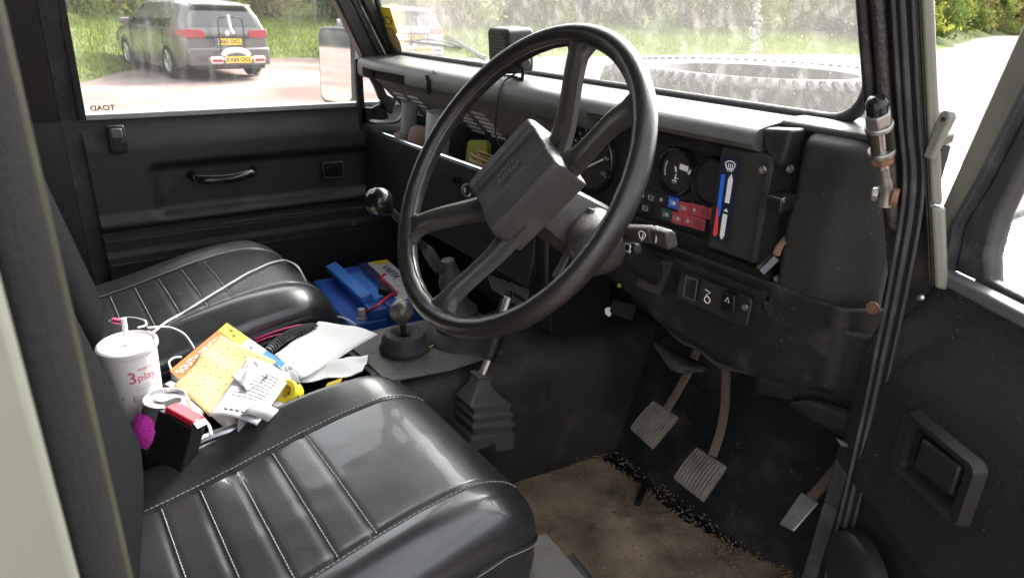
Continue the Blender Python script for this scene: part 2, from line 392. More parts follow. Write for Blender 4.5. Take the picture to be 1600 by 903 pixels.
post('outer_post', 'paint_pale', .0137, .0262, .016, .006, zbot=1.246, ztop=1.333, bev=.004)
b = MB()                                                # windscreen hinge bracket with a hole
Mh = mtx(pxx(1468, 213, .76)+V*.03, frame((-.35, -.9, .0), (.10, -.04, .9)))
b.prism([(-.026, -.004), (.016, -.009), (.021, -.005), (.021, .001), (.017, .005), (-.026, .006)], -.004, .004, Mh); b.build('windscreen_bracket', 'paint_pale', veh, bevel=.002)
b = MB().lathe([(.002, 0), (.002, .002)], Mh @ Vector((.013, -.003, .004)), Mh.to_3x3().col[2], 10); b.build('bracket_hole', 'black', veh)
# passenger's side front post
L0, L1 = [pxx(p, 0, -.69) for p in (523, 580)], [pxx(p, 88, -.70) for p in (566, 624)]
def lpost(name, m, f0, f1, t, off):
    q = []
    for k in (f0, f1):
        a, bb = L1[0].lerp(L1[1], k), L0[0].lerp(L0[1], k); q.append((a+(a-bb)*.35, bb+(bb-a)*3.2))
    b = MB().sheet([q[0][0], q[1][0], q[1][1], q[0][1]], t, (1, -.1, 0))
    o = b.build(name, m, veh, bevel=.006, seg=3); o.location += Vector((off, 0, 0)); return o
lpost('windscreen_post', 'dash_dark', .0, .42, .05, .005)
lpost('windscreen_post', 'tunnel', .43, .66, .04, -.002)
lpost('windscreen_post_trim', 'dash_dark', .67, 1.0, .03, .012)
# windscreen: frame, rubber, pane
GX0, GX1, GZ0, GZ1 = -.70, .612, 1.374, 1.83
b = MB(); b.sheet([scr(GX0, GZ0), scr(GX1, GZ0), scr(GX1-.05, GZ1), scr(GX0+.05, GZ1)], .005)
pane = b.build('windscreen_pane', 'screen_glass', veh)
def scr_ring(d, rc=.055):
    x0, x1, z0, z1 = GX0+d, GX1-d, GZ0+d, GZ1-d; P = []
    for (cx, cz, a0) in ((x1-rc, z0+rc, -90), (x1-rc-.03, z1-rc, 0), (x0+rc+.03, z1-rc, 90), (x0+rc, z0+rc, 180)):
        for k in range(7): a = R(a0+15*k); P.append(scr(cx+rc*math.cos(a), cz+rc*math.sin(a), -.004))
    return P
b = MB().tube(scr_ring(.008), .009, 10, closed=True); b.build('windscreen_rubber', 'rubber', veh)
b = MB(); z0 = GZ0
b.box((0, .525, 1.362), (1.36, .05, .036)); b.build('windscreen_frame', 'paint_pale', veh, bevel=.006)
# bonnet, wings
def bon(u, v):
    x = lerp(-.56, .56, u); y = lerp(.56, 1.55, v); return (x, y, 1.17+.012*(1-(x/.56)**2)+.006*math.exp(-((abs(x)-.40)/.03)**2))
b = MB().grid(40, 8, bon); b.build('bonnet', 'paint_pale', veh, solid=.02)
for s in (-1, 1):
    b = MB().box((s*.66, 1.15, 1.02), (.25, .76, .25)).box((s*.66, .66, 1.13), (.25, .21, .03)); wg = b.build('wing', 'paint_pale', veh, bevel=.02, seg=3)
    b = MB().box((s*.665, 1.04, 1.150), (.235, .98, .006)); cp = b.build('chequer_plate', 'chequer', veh, bevel=.001)
    if s > 0:
        b = MB()
        for i in range(44):
            for j in range(9):
                x, y = .56+j*.026+(i % 2)*.013, .58+i*.0205
                if y < .80 and x < .79 and (.60 < y) and .62 < x: continue
                if y > 1.5: continue
                b.box((x, y, 1.1538), (.019, .004, .0016), rotz(R(45 if (i+j) % 2 else -45)))
        stuff(b.build('tread_lugs', 'chequer', cp))
        b = MB().box((.70, .71, 1.158), (.165, .20, .012)); vg = b.build('vent_grille', 'grey_tube', veh, bevel=.004)
        for i in range(15):
            b = MB().box((.70, .622+i*.0125, 1.1665), (.15, .005, .006), eul(.3, 0, 0)); b.build('slat', 'chequer', vg)
b = MB().tube([(.60, .86, 1.19), (.53, 1.3, 1.195)], .010, 8); b.build('bonnet_edge_strip', 'grey_tube', veh)
b = MB().box((.80, .93, 1.20), (.04, .03, .03)).box((.80, .93, 1.17), (.016, .016, .05)); b.build('bonnet_catch', 'black', veh, bevel=.005)
# ================================================================== spare wheel on the bonnet
spare = thing('spare_wheel', (0, 1.11, 1.185), 'chunky black spare tyre lying on the bonnet outside the windscreen', 'spare wheel')
c0 = Vector((0, 1.11, 1.185))
b = MB().lathe([(.215, .0), (.30, -.002), (.345, .012), (.372, .045), (.376, .10), (.372, .155), (.345, .192), (.30, .205), (.215, .2), (.20, .17), (.20, .03)], c0, n=72, cap=False)
b.build('tyre', 'tyre', spare)
tl = MB(Matrix.Identity(4)).box((0, 0, 0), (.007, .0135, .078)).mesh('tread_block')
tl.materials.append(MATS['tyre'])
for k in range(128):
    for j, zc in enumerate((.045, .155)):
        a = 2*math.pi*(k+.5*j)/128
        M_ = Matrix.Translation(c0+Vector((.3738*math.cos(a), .3738*math.sin(a), zc))) @ Matrix.Rotation(a, 4, 'Z') @ Matrix.Rotation(R(28 if j else -28), 4, 'X') @ Matrix.Rotation(R(-16 if j else 16), 4, 'Y')
        put('tread_block', tl, 'tyre', spare, M=M_)
sh = MB().box((0, 0, 0), (.030, .011, .008)).mesh('shoulder_lug'); sh.materials.append(MATS['tyre'])
for k in range(84):
    a = 2*math.pi*k/84
    put('shoulder_lug', sh, 'tyre', spare, M=Matrix.Translation(c0+Vector((.345*math.cos(a), .345*math.sin(a), .1965))) @ Matrix.Rotation(a, 4, 'Z') @ Matrix.Rotation(R(32), 4, 'Y'))
b = MB().lathe([(.20, .03), (.20, .17), (.185, .16), (.17, .09), (.06, .07), (.0, .07)], c0, n=40, cap=False); b.build('rim', 'paint_pale', spare)
b = MB().lathe([(.05, .07), (.05, .10), (.04, .11), (0, .11)], c0, n=20, cap=False); b.build('wheel_clamp', 'black', spare)
# ================================================================== wiper outside the screen
wip = thing('windscreen_wiper', scr(-.2, 1.38, .02), 'thin black wiper resting along the lower left of the windscreen', 'wiper')
def spx(x, y, off=.014):                     # point on the windscreen plane
    n = Vector((0, 1, .33)); d = ray(x, y); return CAM+d*((n.dot(Vector((0, .50+off, 1.385)))-n.dot(CAM))/n.dot(d))
b = MB().tube([spx(757, 92), spx(728, 74), spx(700, 56)], [.006, .005, .004], 8); b.build('wiper_arm', 'black', wip)
b = MB().tube([spx(622, 63, .010), spx(722, 75, .010)], .0035, 6); b.build('wiper_blade', 'rubber', wip)
b = MB().tube([spx(640, 64, .018), spx(670, 62, .022), spx(700, 67, .022), spx(718, 73, .018)], .003, 6); b.build('blade_bridge', 'black', wip)
# ================================================================== passenger's door
pd = thing('passenger_door', (-.745, .1, .6), 'black trimmed passenger door with pull handle on the far side', 'door')
XD = -.73
def card(u, v):
    y = lerp(-.235, .72, u); z = lerp(.63, WAIST, v)
    d = 0.0
    d += .016*sstep(1.175, 1.235, z)*-1                       # roll in at the top
    d += .014*sstep(1.140, 1.122, z)*sstep(-.115, -.10, y)*sstep(1.005, 1.022, z)*-1  # recessed panel
    d += .012*sstep(1.03, 1.01, z)-.012*sstep(1.0, .985, z)+.012*sstep(.985, .975, z)
    d += .004*sstep(.940, .935, z)
    return (XD+d-.006*math.sin((y+.3)*4), y, z)
b = MB().grid(90, 90, card); b.build('door_card', 'door_card', pd)
for zz_, t in ((.972, .003), (.915, .0025)):
    b = MB().box((XD+.018, .24, zz_), (.006, .94, t)); b.build('trim_line', 'rubber', pd)
b = MB()
b.box((-.752, .24, WAIST+.004), (.03, .95, .012)); b.build('window_channel', 'grey_tube', pd, bevel=.002)
b = MB().sheet([(-.748, -.222, WAIST), (-.748, .60, WAIST), (-.65, .45, 1.86), (-.65, -.222, 1.86)], .004, (1, 0, 0)); pg = b.build('window_pane', 'side_glass', pd)
b = MB().box((-.775, .24, .93), (.02, .95, .6)); b.build('outer_skin', 'paint_pale', pd)
b = MB()
for (ya, yb, za, zb) in ((-.235, -.222, WAIST, 1.87), ): b.sheet([(-.735, ya, za), (-.735, yb, za), (-.635, yb, zb), (-.635, ya, zb)], .02, (1, 0, 0))
b.build('window_frame', 'black', pd)
b = MB().sheet([(-.645, -.235, 1.84), (-.645, .47, 1.84), (-.63, .47, 1.90), (-.63, -.235, 1.90)], .03, (1, 0, 0)); b.build('window_frame', 'black', pd)
# latch slide
lc = pxx(183, 218, XD+.006)
b = MB().box(lc, (.014, .036, .062)); lt = b.build('lock_plate', 'black', pd, bevel=.004)
b = MB().box(lc+Vector((.007, 0, .014)), (.008, .024, .022)); b.build('lock_slide', 'strip_grey', lt, bevel=.003)
b = MB().box(lc+Vector((.008, 0, -.014)), (.004, .022, .024)); b.build('lock_recess', 'black_gloss', lt, bevel=.002)
# pull handle
h0, h1 = pxx(298, 276, XD+.012), pxx(398, 268, XD+.012)
b = MB().tube(smooth_path([h0+Vector((-.008, 0, .004)), h0+Vector((.022, .018, -.004)), h0.lerp(h1, .5)+Vector((.03, 0, -.006)), h1+Vector((.022, -.018, 0)), h1+Vector((-.008, 0, .004))], 6), [.008]*25, 10, flat=1.4)
b.build('pull_handle', 'black_gloss', pd)
# winder/handle recess frame
rc_ = pxx(519, 266, XD+.004)
for (dy, dz_, sy, sz) in ((0, .02, .06, .006), (0, -.02, .06, .006), (-.027, 0, .006, .034), (.027, 0, .006, .034)):
    b = MB().box(rc_+Vector((.002, dy, dz_)), (.012, sy, sz)); b.build('handle_surround', 'door_card', pd, bevel=.002)
b = MB().box(rc_+Vector((.0, 0, 0)), (.010, .032, .026)); b.build('door_handle', 'black_gloss', pd, bevel=.002)
b = MB().lathe([(.008, 0), (.007, .004), (0, .005)], pxx(553, 348, XD+.016), (1, 0, 0), 12); b.build('screw', 'steel', pd)
# sticker (seen from behind, so the letters are reversed)
st = pxx(160, 169, -.744)
o = text('TOAD', .0155, mtx(st+Vector((.004, 0, 0)), Matrix(((0, 0, 1), (1, 0, 0), (0, 1, 0)))), 'brown', None, 'window_sticker', mirror=True, sx=1.1, ext=.0005, bold=.0004)
tag(o, 'small dark reversed lettering sticker on the passenger window', 'sticker')
# ---- door mirror
mir = thing('door_mirror', (-.88, .44, 1.21), 'tall black-backed door mirror outside the passenger window', 'mirror')
mc = pxx(525, 105, -.885); F_ = frame((.35, -.935, .035), (.9, .35, 0))
Mm = mtx(mc, F_)
def rrect(w_, h_, r, n=6):
    P = []
    for (cx, cy, a0) in ((w_-r, h_-r, 0), (-w_+r, h_-r, 90), (-w_+r, -h_+r, 180), (w_-r, -h_+r, 270)):
        for k in range(n+1): a = R(a0+90*k/n); P.append((cx+r*math.cos(a), cy+r*math.sin(a)))
    return P
b = MB().prism(rrect(.071, .104, .028), -.03, 0, Mm); b.build('mirror_housing', 'strip_grey', mir, bevel=.006, seg=3)
mm = bpy.data.materials.new('mirror_glass'); mm.use_nodes = True; q = mm.node_tree.nodes['Principled BSDF']
q.inputs['Metallic'].default_value = 1; q.inputs['Roughness'].default_value = .03; q.inputs['Base Color'].default_value = (.8, .82, .8, 1); MATS['mirror_glass'] = mm
b = MB().prism(rrect(.062, .094, .024), 0, .003, Mm); b.build('mirror_pane', 'mirror_glass', mir)
b = MB().tube([Mm @ Vector((.04, -.1, -.02)), Mm @ Vector((.045, -.13, -.02)), (-.76, .52, 1.22)], .008, 8); b.build('mirror_arm', 'black', mir)
# ================================================================== driver's door, swung open
dd_ = Vector((math.sin(R(62)), -math.cos(R(62)), 0)); do_ = Vector((math.cos(R(62)), math.sin(R(62)), 0))
MD = Matrix((dd_, do_, Vector((0, 0, 1)))).transposed().to_4x4(); MD.translation = Vector((.745, .425, 0))
drd = thing('driver_door', (.745, .425, .6), 'black trimmed driver door swung open at the right edge', 'door')
def dpx(x, y, off=0):        # pixel on the door plane -> door-local point
    n = do_; d = ray(x, y); P = CAM+d*((n.dot(Vector((.745, .425, 0)))+off-n.dot(CAM))/n.dot(d)); return MD.inverted() @ P
def dcard(u, v):
    s = lerp(-.045, .92, u**1.6); z = lerp(.58, 1.252, v)
    y = -.012-.030*sstep(1.25, 1.13, z)                    # shoulder
    y += .032*sstep(.99-.10*min(s, .3)+.004, .97-.10*min(s, .3)-.004, z)
    e = s+.045; y += .024*(1-sstep(0, .03, e))
    return (s, y, z)
b = MB(MD).grid(70, 80, dcard); b.build('door_card', 'door_card_near', drd)
b = MB(MD).box((.44, .03, .92), (.94, .03, .66)); b.build('outer_skin', 'paint_pale', drd, bevel=.004)
def polybar(pl, pr, y0, y1, name, m, bev=.002, par=drd):
    poly = [(p.x, p.z) for p in pl]+[(p.x, p.z) for p in reversed(pr)]
    M_ = MD @ Matrix(((1, 0, 0, 0), (0, 0, 1, 0), (0, 1, 0, 0), (0, 0, 0, 1)))
    b = MB().prism(poly, y0, y1, M_); return b.build(name, m, par, bevel=bev)
def ext(L): a = L[-1]+(L[-1]-L[-2])*3; return L+[a]
bl = ext([dpx(1446, 424), dpx(1449, 372), dpx(1500, 258), dpx(1588, 60)])
br = ext([dpx(1472, 424), dpx(1487, 352), dpx(1528, 280), dpx(1600, 140)])
b2 = ext([dpx(1482, 424), dpx(1496, 352), dpx(1536, 288), dpx(1603, 155)])
gl_ = ext([dpx(1533, 448), dpx(1531, 400), dpx(1548, 335), dpx(1600, 230)])
polybar(bl, br, .0, .035, 'window_frame', 'paint_frame', .003)
polybar([p+Vector((.0006, 0, 0)) for p in br], b2, -.004, .022, 'window_seal', 'rubber', .002)
polybar([p+Vector((.0006, 0, 0)) for p in b2], gl_, .006, .028, 'window_channel', 'rubber', .004)
b = MB(MD).sheet([(.05, .018, 1.24), (.9, .018, 1.24), (.9, .018, 1.9), (.12, .018, 1.9)], .004, (0, -1, 0)); b.build('window_pane', 'side_glass', drd)
b = MB(MD).box((.455, -.004, 1.2555), (.90, .020, .014)); b.build('waist_strip', 'strip_grey', drd, bevel=.003)
b = MB(MD).box((.50, .013, 1.262), (.90, .014, .012)); b.build('window_wiper_strip', 'rubber', drd, bevel=.003)
b = MB(MD).box((.9, .01, 1.58), (.03, .03, .66)); b.build('window_frame', 'paint_frame', drd)
b = MB(MD).box((.5, .01, 1.89), (.8, .03, .03)); b.build('window_frame', 'paint_frame', drd)
# handle pocket
pk = [dpx(1435, 645, -.042), dpx(1532, 740, -.042), dpx(1502, 826, -.042), dpx(1413, 708, -.042)]
cx_ = sum((p.x for p in pk))/4; cz_ = sum((p.z for p in pk))/4; hw, hh = .053, .038
hp = MB(MD); ro, ri, rm = rrect(hw, hh, .011), rrect(hw-.014, hh-.010, .006), rrect(hw-.004, hh-.004, .009); k = len(ro)
hp.add([(cx_+x, -.040, cz_+z) for x, z in ro]+[(cx_+x, -.0535, cz_+z) for x, z in rm]+[(cx_+x*.985, -.052, cz_+z*.97) for x, z in ri]+[(cx_+x*.95, -.040, cz_+z*.93) for x, z in ri],
       [(j*k+i, j*k+(i+1) % k, (j+1)*k+(i+1) % k, (j+1)*k+i) for j in range(3) for i in range(k)])
hs_ = hp.build('handle_surround', 'black', drd, smooth=60)
b = MB(MD).box((cx_, -.0425, cz_), (2*hw-.03, .004, 2*hh-.02)); b.build('handle_pocket', 'black_gloss', hs_)
b = MB(MD).box((cx_+.004, -.047, cz_+.002), (.048, .006, .036), eul(0, 0, .12)); b.build('release_handle', 'black', hs_, bevel=.004)
b = MB(MD).lathe([(.052, 0), (.05, -.014), (.042, -.02), (.02, -.022), (0, -.022)], (.055, -.030, .885), (0, 1, 0), 30, cap=False); b.build('speaker_cover', 'black', drd)
for (x, y) in ((1395, 495), (1440, 465)):
    p = dpx(x, y, -.03); b = MB(MD).lathe([(.004, 0), (.003, -.003), (0, -.003)], p, (0, 1, 0), 10, cap=False); b.build('screw', 'steel', drd)
# ================================================================== dashboard
dash = thing('dashboard', (0, .45, 1.0), 'worn black dashboard with gauges and open parcel shelf across the cab', 'dashboard')
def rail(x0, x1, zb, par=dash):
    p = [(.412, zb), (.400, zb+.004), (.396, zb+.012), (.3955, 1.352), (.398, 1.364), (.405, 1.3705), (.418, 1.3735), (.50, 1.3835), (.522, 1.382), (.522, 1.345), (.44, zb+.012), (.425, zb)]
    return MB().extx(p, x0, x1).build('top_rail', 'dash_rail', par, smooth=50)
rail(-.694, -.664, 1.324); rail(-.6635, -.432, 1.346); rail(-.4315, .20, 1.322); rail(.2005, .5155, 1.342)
b = MB().box((-.318, .3955, 1.338), (.010, .006, .030), eul(0, .2, 0)).box((-.322, .3950, 1.356), (.005, .006, .012), eul(0, -.5, 0)); b.build('rail_tear', 'black_matte', dash)
b = MB().box((-.306, .402, 1.371), (.012, .004, .004), eul(0, -.5, 0)); b.build('rail_tear', 'white', dash)
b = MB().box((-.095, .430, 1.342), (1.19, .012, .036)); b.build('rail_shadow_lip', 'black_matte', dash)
def vp(u, v):
    x = lerp(-.69, .16, u); y = interp(v, [0, .12, .25, 1], [.432, .452, .470, .60]); z = interp(v, [0, .12, .25, 1], [1.325, 1.312, 1.292, 1.165])
    return (x, y, z)
b = MB().grid(12, 24, vp); mat('vent_grey', (.17, .16, .14), .55, dirt=(16, .5, (.17, .15, .12), .4)); vpan = b.build('vent_panel', 'vent_grey', dash)
slot = MB().box((0, 0, 0), (.052, .0062, .0026), eul(R(-44), 0, 0)).mesh('vent_slot'); slot.materials.append(MATS['label_white'])  # white bars: the brightness of daylight in the slots is put into their colour
def slots(x0, n, cols):
    for r in range(n):
        for c_ in cols(r):
            put('vent_slot', slot, 'zinc', vpan, M=Matrix.Translation((x0+c_*.071+(.012 if c_ else 0), .4675+.0112*r, 1.2885-.0109*r)))
slots(-.61, 9, lambda r: (0, 1) if r < 7 else (0, 1))
slots(-.315, 9, lambda r: (0, 1))
b = MB()
b.box((-.295, .51, 1.157), (.79, .185, .008)); b.build('parcel_shelf', 'black_matte', dash)
b = MB().extx([(.412, 1.188), (.418, 1.192), (.426, 1.188), (.426, 1.15), (.42, 1.02), (.405, 1.0), (.398, 1.0), (.410, 1.05), (.412, 1.14)], -.70, .06)
b.build('shelf_front', 'black', dash, smooth=30, bevel=.002)
b = MB().tube([(-.70, .4165, 1.1915), (.05, .4165, 1.1935)], .0045, 8); b.build('shelf_edge', 'lip_white', dash)
# grab-handle end bracket at the passenger side
b = MB()
def band(P, w_, t=.016):
    for a, c_ in zip(P[:-1], P[1:]):
        a, c_ = Vector((-.70, *a)), Vector((-.70, *c_)); d = (c_-a).normalized(); n_ = Vector((0, -d.z, d.y))*w_
        b.sheet([a-n_-d*.003, c_-n_+d*.003, c_+n_+d*.003, a+n_-d*.003], t, (1, 0, 0))
band([(.404, 1.365), (.404, 1.28), (.412, 1.19)], .010)
band([(.408, 1.362), (.44, 1.335), (.458, 1.30), (.47, 1.27)], .012)
band([(.404, 1.225), (.44, 1.222), (.475, 1.235), (.49, 1.27)], .022)
b.build('shelf_end_bracket', 'dash_dark', dash, bevel=.003)
b = MB().tube(smooth_path([(-.69, .425, 1.212), (-.66, .44, 1.212), (-.62, .47, 1.22), (-.61, .485, 1.25)], 6), .0055, 8); b.build('grab_rail', 'zinc', dash)
# centre fascia, ignition switch, placard panel
b = MB().extx([(.415, 1.14), (.42, 1.02), (.44, .90), (.52, .86), (.60, .88), (.60, 1.14)], -.19, .09); b.build('centre_fascia', 'black', dash, bevel=.006)
ig = py(731, 297, .412)
b = MB().lathe([(.015, 0), (.0145, .004), (.011, .005), (.0105, -.004), (0, -.004)], ig, (.5, -1, .1), 20, cap=False); b.build('switch_bezel', 'steel', dash)
b = MB().lathe([(.008, 0), (.008, .014), (0, .015)], py(718, 281, .412), (0, -1, 0), 14, cap=False); b.build('switch_knob', 'black_gloss', dash)
P4 = [py(757, 412, .44), py(832, 455, .43), py(826, 487, .415), py(771, 452, .425)]
b = MB().sheet([py(752, 397, .447), py(858, 412, .447), py(842, 492, .417), py(768, 455, .427)], .004, (0, -1, .2)); pl = b.build('placard', 'dash_dark', dash)
nrow = 10; b = MB()
for i in range(nrow):
    t = (i+.6)/nrow; a = P4[0].lerp(P4[3], t); c_ = P4[1].lerp(P4[2], t); x = 0
    while x < .96:
        w_ = random.uniform(.03, .10); x2 = min(.97, x+w_)
        if not (i in (5, 6) and x > .6):
            p, q = a.lerp(c_, x), a.lerp(c_, x2); up = (P4[0]-P4[3]).normalized()*.0022; n_ = Vector((0, -.004, .001))
            b.sheet([p+n_, q+n_, q+n_+up, p+n_+up], .0006, (0, -1, .2))
        x = x2+.018
stuff(b.build('small_print', 'print_grey', pl))
b = MB().tube([py(810, 392, .43), py(850, 412, .43)], .0014, 6); b.build('panel_edge', 'grey_plastic', dash)
# ---- instrument cluster
GY = .440
b = MB().box((.285, GY+.03, 1.268), (.40, .06, .152)); cl = b.build('instrument_panel', 'dash_dark', dash, bevel=.004)
def gauge(px_, py_, r, name='gauge'):
    g = py(px_, py_, GY-.002); ax = (0, -1, 0)
    b = MB().lathe([(r, -.002), (r*1.0, .007), (r*.96, .010), (r*.88, .009), (r*.86, .001)], g, ax, 40, cap=False); gz = b.build(name, 'black_gloss', cl)
    b = MB().lathe([(r*.86, .0012), (0, .0014)], g, ax, 40, cap=False); b.build('gauge_face', 'gauge_face', gz)
    return g, gz
g1, o1 = gauge(1060, 268, .0365); g2, o2 = gauge(1116, 285, .0355); g3, o3 = gauge(925, 248, .060)
def dab(par, g, x, z, w_, h_, ang, m, name, y=.003, t=.0008):
    b = MB().box(g+Vector((x, -y, z)), (w_, t, h_), Matrix.Rotation(ang, 3, 'Y')); return b.build(name, m, par)
dab(o1, g1, .012, .008, .016, .008, .10, 'print_white', 'dial_mark'); dab(o1, g1, .0235, .004, .004, .008, .5, 'needle', 'dial_mark')
dab(o1, g1, -.003, .003, .0022, .009, -.4, 'print_white', 'needle')
dab(o1, g1, -.002, -.009, .0016, .010, .15, 'print_white', 'dial_symbol'); dab(o1, g1, -.003, -.0145, .009, .0014, 0, 'print_white', 'dial_symbol'); dab(o1, g1, .001, -.010, .005, .0012, 0, 'print_white', 'dial_symbol')
dab(o1, g1, -.003, -.0175, .007, .0012, 0, 'print_grey', 'dial_symbol')
for k in range(6):
    a = R(120-k*8); dab(o1, g1, -.0240*math.sin(R(64+k*9)), .0240*math.cos(R(64+k*9)), .004, .0028, R(64+k*9), 'grey_plastic', 'dial_mark')
for k in range(13):                                     # speedometer ticks and figures
    a = R(210-k*20); x_, z_ = .0485*math.cos(a), .0485*math.sin(a)
    dab(o3, g3, x_, z_, .0014, .006, math.pi/2-a, 'print_white', 'dial_mark')
    if k % 2 == 0:
        text(str(k*10), .0085, mtx(g3+Vector((.038*math.cos(a), -.0032, .038*math.sin(a))), frame((0, -1, 0), (1, 0, 0))), 'print_grey', o3, ext=.0003)
b = MB().box(g3+Vector((.012, -.005, -.006)), (.046, .0012, .0026), Matrix.Rotation(R(-28), 3, 'Y')); b.build('needle', 'needle', o3)
dab(o3, g3, 0, .015, .03, .006, 0, 'print', 'odometer')
for k in range(6): dab(o3, g3, -.0125+k*.005, .015, .0032, .0042, 0, 'print_grey', 'odometer_digit', .0036)
# tell-tale panel: a row-and-column block of small lamps
tlc = [py(1000, 300, GY-.002), py(1125, 335, GY-.002), py(1108, 378, GY-.002), py(985, 340, GY-.002)]
b = MB().sheet([py(960, 288, GY-.002), py(1120, 333, GY-.002), py(1113, 372, GY-.002), py(950, 326, GY-.002)], .004, (0, -1, 0)); tp = b.build('warning_lamp_panel', 'black', cl)
def lamp(px_, py_, m, sym=None, w_=.0202, h_=.0180, symc='print'):
    p = py(px_, py_, GY-.0045)
    b = MB().box(p, (w_, .003, h_), Matrix.Rotation(R(-3), 3, 'Y')); lo = b.build('warning_lamp', m, tp, bevel=.0008)
    if sym == 'dot': b = MB().lathe([(.003, 0), (0, .0006)], p+Vector((0, -.0016, 0)), (0, -1, 0), 12, cap=False); b.build('symbol', symc, lo)
    if sym == 'box':
        for (x, z, a, c2) in ((0, .0034, .010, .0010), (0, -.0034, .010, .0010), (-.005, 0, .001, .0068), (.005, 0, .001, .0068), (-.0022, 0, .0025, .001), (.0022, 0, .0025, .001)):
            dab(lo, p, x, z, a, c2, 0, symc, 'symbol', .0018, .0006)
    if sym == 'bars':
        for k in range(3): dab(lo, p, -.003, -.003+k*.003, .004, .001, 0, symc, 'symbol', .0018, .0006)
        b = MB().lathe([(.0034, 0), (0, .0006)], p+Vector((.0028, -.0016, 0)), (0, -1, 0), 12, cap=False); b.build('symbol', symc, lo)
    return lo
lamp(1052, 317, 'tell_blue', 'bars', symc='print_white')
lamp(1068, 325, 'tell_red', 'bars', symc='print_grey'); lamp(1086, 328, 'tell_red', 'dot', symc='print_grey'); lamp(1103.5, 332.5, 'tell_red', 'box')
lamp(1058, 341, 'tell_red', 'bars', symc='print_grey'); lamp(1075.5, 345, 'tell_red', 'dot', symc='print_grey'); lamp(1093, 350, 'tell_red', 'box')
lamp(1041, 335, 'tell_green', 'bars', symc='print_grey'); lamp(1034, 312, 'black', 'dot', symc='print_grey'); lamp(1018, 309, 'black', 'box', symc='print_grey'); lamp(1009, 325, 'black', 'box', symc='print_grey'); lamp(1003, 305, 'black', 'bars', symc='print_grey')
b = MB().lathe([(.004, 0), (.0035, .002), (0, .002)], py(1114, 348, GY-.004), (0, -1, 0), 12, cap=False); b.build('screw', 'zinc', tp)
# heater slider column with its printed scale
b = MB().extx([(.41, 1.197), (.41, 1.3415), (.46, 1.3415), (.47, 1.197)], .4575, .5395); sc_ = b.build('slider_column', 'dash', dash, bevel=.004)
def sl(x0, x1, z0_, z1_, m, name, y=.4088, pts=None):
    poly = pts or [(x0, z0_), (x1, z0_), (x1, z1_), (x0, z1_)]
    b = MB().prism(poly, 0, .0012, Matrix(((1, 0, 0, 0), (0, 0, -1, y), (0, 1, 0, 0), (0, 0, 0, 1)))); return b.build(name, m, sc_)
sl(.4635, .4925, 1.212, 1.330, 'tell_navy', 'slider_scale', .4098)
sl(0, 0, 0, 0, 'slide_blue', 'cold_scale', pts=[(.4665, 1.304), (.4725, 1.304), (.4735, 1.25), (.4715, 1.245), (.4700, 1.258), (.4675, 1.262)])
sl(0, 0, 0, 0, 'slide_red', 'hot_scale', pts=[(.4672, 1.2595), (.4698, 1.255), (.4738, 1.225), (.4738, 1.221), (.4705, 1.217), (.4672, 1.221)])
sl(0, 0, 0, 0, 'print_white', 'air_scale', pts=[(.4785, 1.268), (.4855, 1.268), (.4855, 1.300), (.4820, 1.307), (.4785, 1.300)])
sl(0, 0, 0, 0, 'print_white', 'air_scale', pts=[(.4785, 1.256), (.4855, 1.256), (.4820, 1.260)])
sl(0, 0, 0, 0, 'print_white', 'air_scale', pts=[(.4785, 1.222), (.4785, 1.252), (.4855, 1.252), (.4855, 1.222), (.4820, 1.216)])
dm = [(-.0082, .0035), (-.0045, .0062), (0, .0070), (.0045, .0062), (.0082, .0035), (.0052, -.0035), (-.0052, -.0035)]
b = MB().tube([Vector((.478+x, .4085, 1.3165+z)) for x, z in dm], .0008, 5, closed=True); b.build('demist_symbol', 'print_white', sc_)
for x in (-.0032, 0, .0032): b = MB().tube([Vector((.478+x+.0006*(k % 2), .4085, 1.3200-.0035*k)) for k in range(4)], .0006, 4); b.build('demist_symbol', 'print_white', sc_)
# flank, lever slot, end panel
b = MB().tube([(.5355, .4085, 1.20), (.5355, .4085, 1.335)], .003, 6); b.build('flank_ridge', 'dash', dash)
b = MB().prism([(.5165, 1.372), (.5565, 1.376), (.5535, 1.336), (.5475, 1.326), (.520, 1.350)], -.46, -.410, Matrix(((1, 0, 0, 0), (0, 0, -1, 0), (0, 1, 0, 0), (0, 0, 0, 1)))); b.build('cluster_cowl', 'dash', dash, bevel=.004)
b = MB().box((.546, .475, 1.26), (.03, .04, .19)); b.build('lever_slot', 'black', dash)
def epan(u, v):
    x = lerp(.5575, .682, u); z = lerp(1.150, 1.379, v)
    y = .424+.05*max(0, (u-.45)/.55)**2+.015*(1-sstep(0, .12, u))+.03*max(0, (v-.90)/.10)**2
    y -= .006*sstep(.0, .3, v)*sstep(.75, .45, v)
    return (x, y, z)
b = MB().grid(30, 40, epan); b.build('end_panel', 'dash', dash, solid=.02)
b = MB().extx([(.44, 1.3780), (.45, 1.3835), (.53, 1.3860), (.53, 1.372), (.44, 1.3700)], .517, .69); b.build('end_panel_top', 'dash', dash, bevel=.004)
for (x, y, yy) in ((1192, 266, .405), (1235, 264, .428), (1215, 436, .43), (1246, 413, .424), (1252, 456, .43)):
    b = MB().lathe([(.0055, 0), (.0045, .003), (.002, .003), (0, .0015)], py(x, y, yy-.001), (0, -1, 0), 12, cap=False); b.build('screw', 'zinc', dash)
k1 = py(1220, 315, .40)
b = MB().box(k1, (.024, .03, .020), eul(.2, .1, 0)); b.build('heater_lever_knob', 'black_gloss', dash, bevel=.004, seg=3)
b = MB().box(k1+Vector((.004, .03, -.004)), (.008, .05, .004)); b.build('heater_lever', 'zinc', dash)
k2a, k2b = py(1186, 425, .385), py(1212, 400, .40)
b = MB().tube([k2a, k2b], .010, 4, flat=.6); b.build('heater_lever_knob', 'black_gloss', dash, bevel=.002)
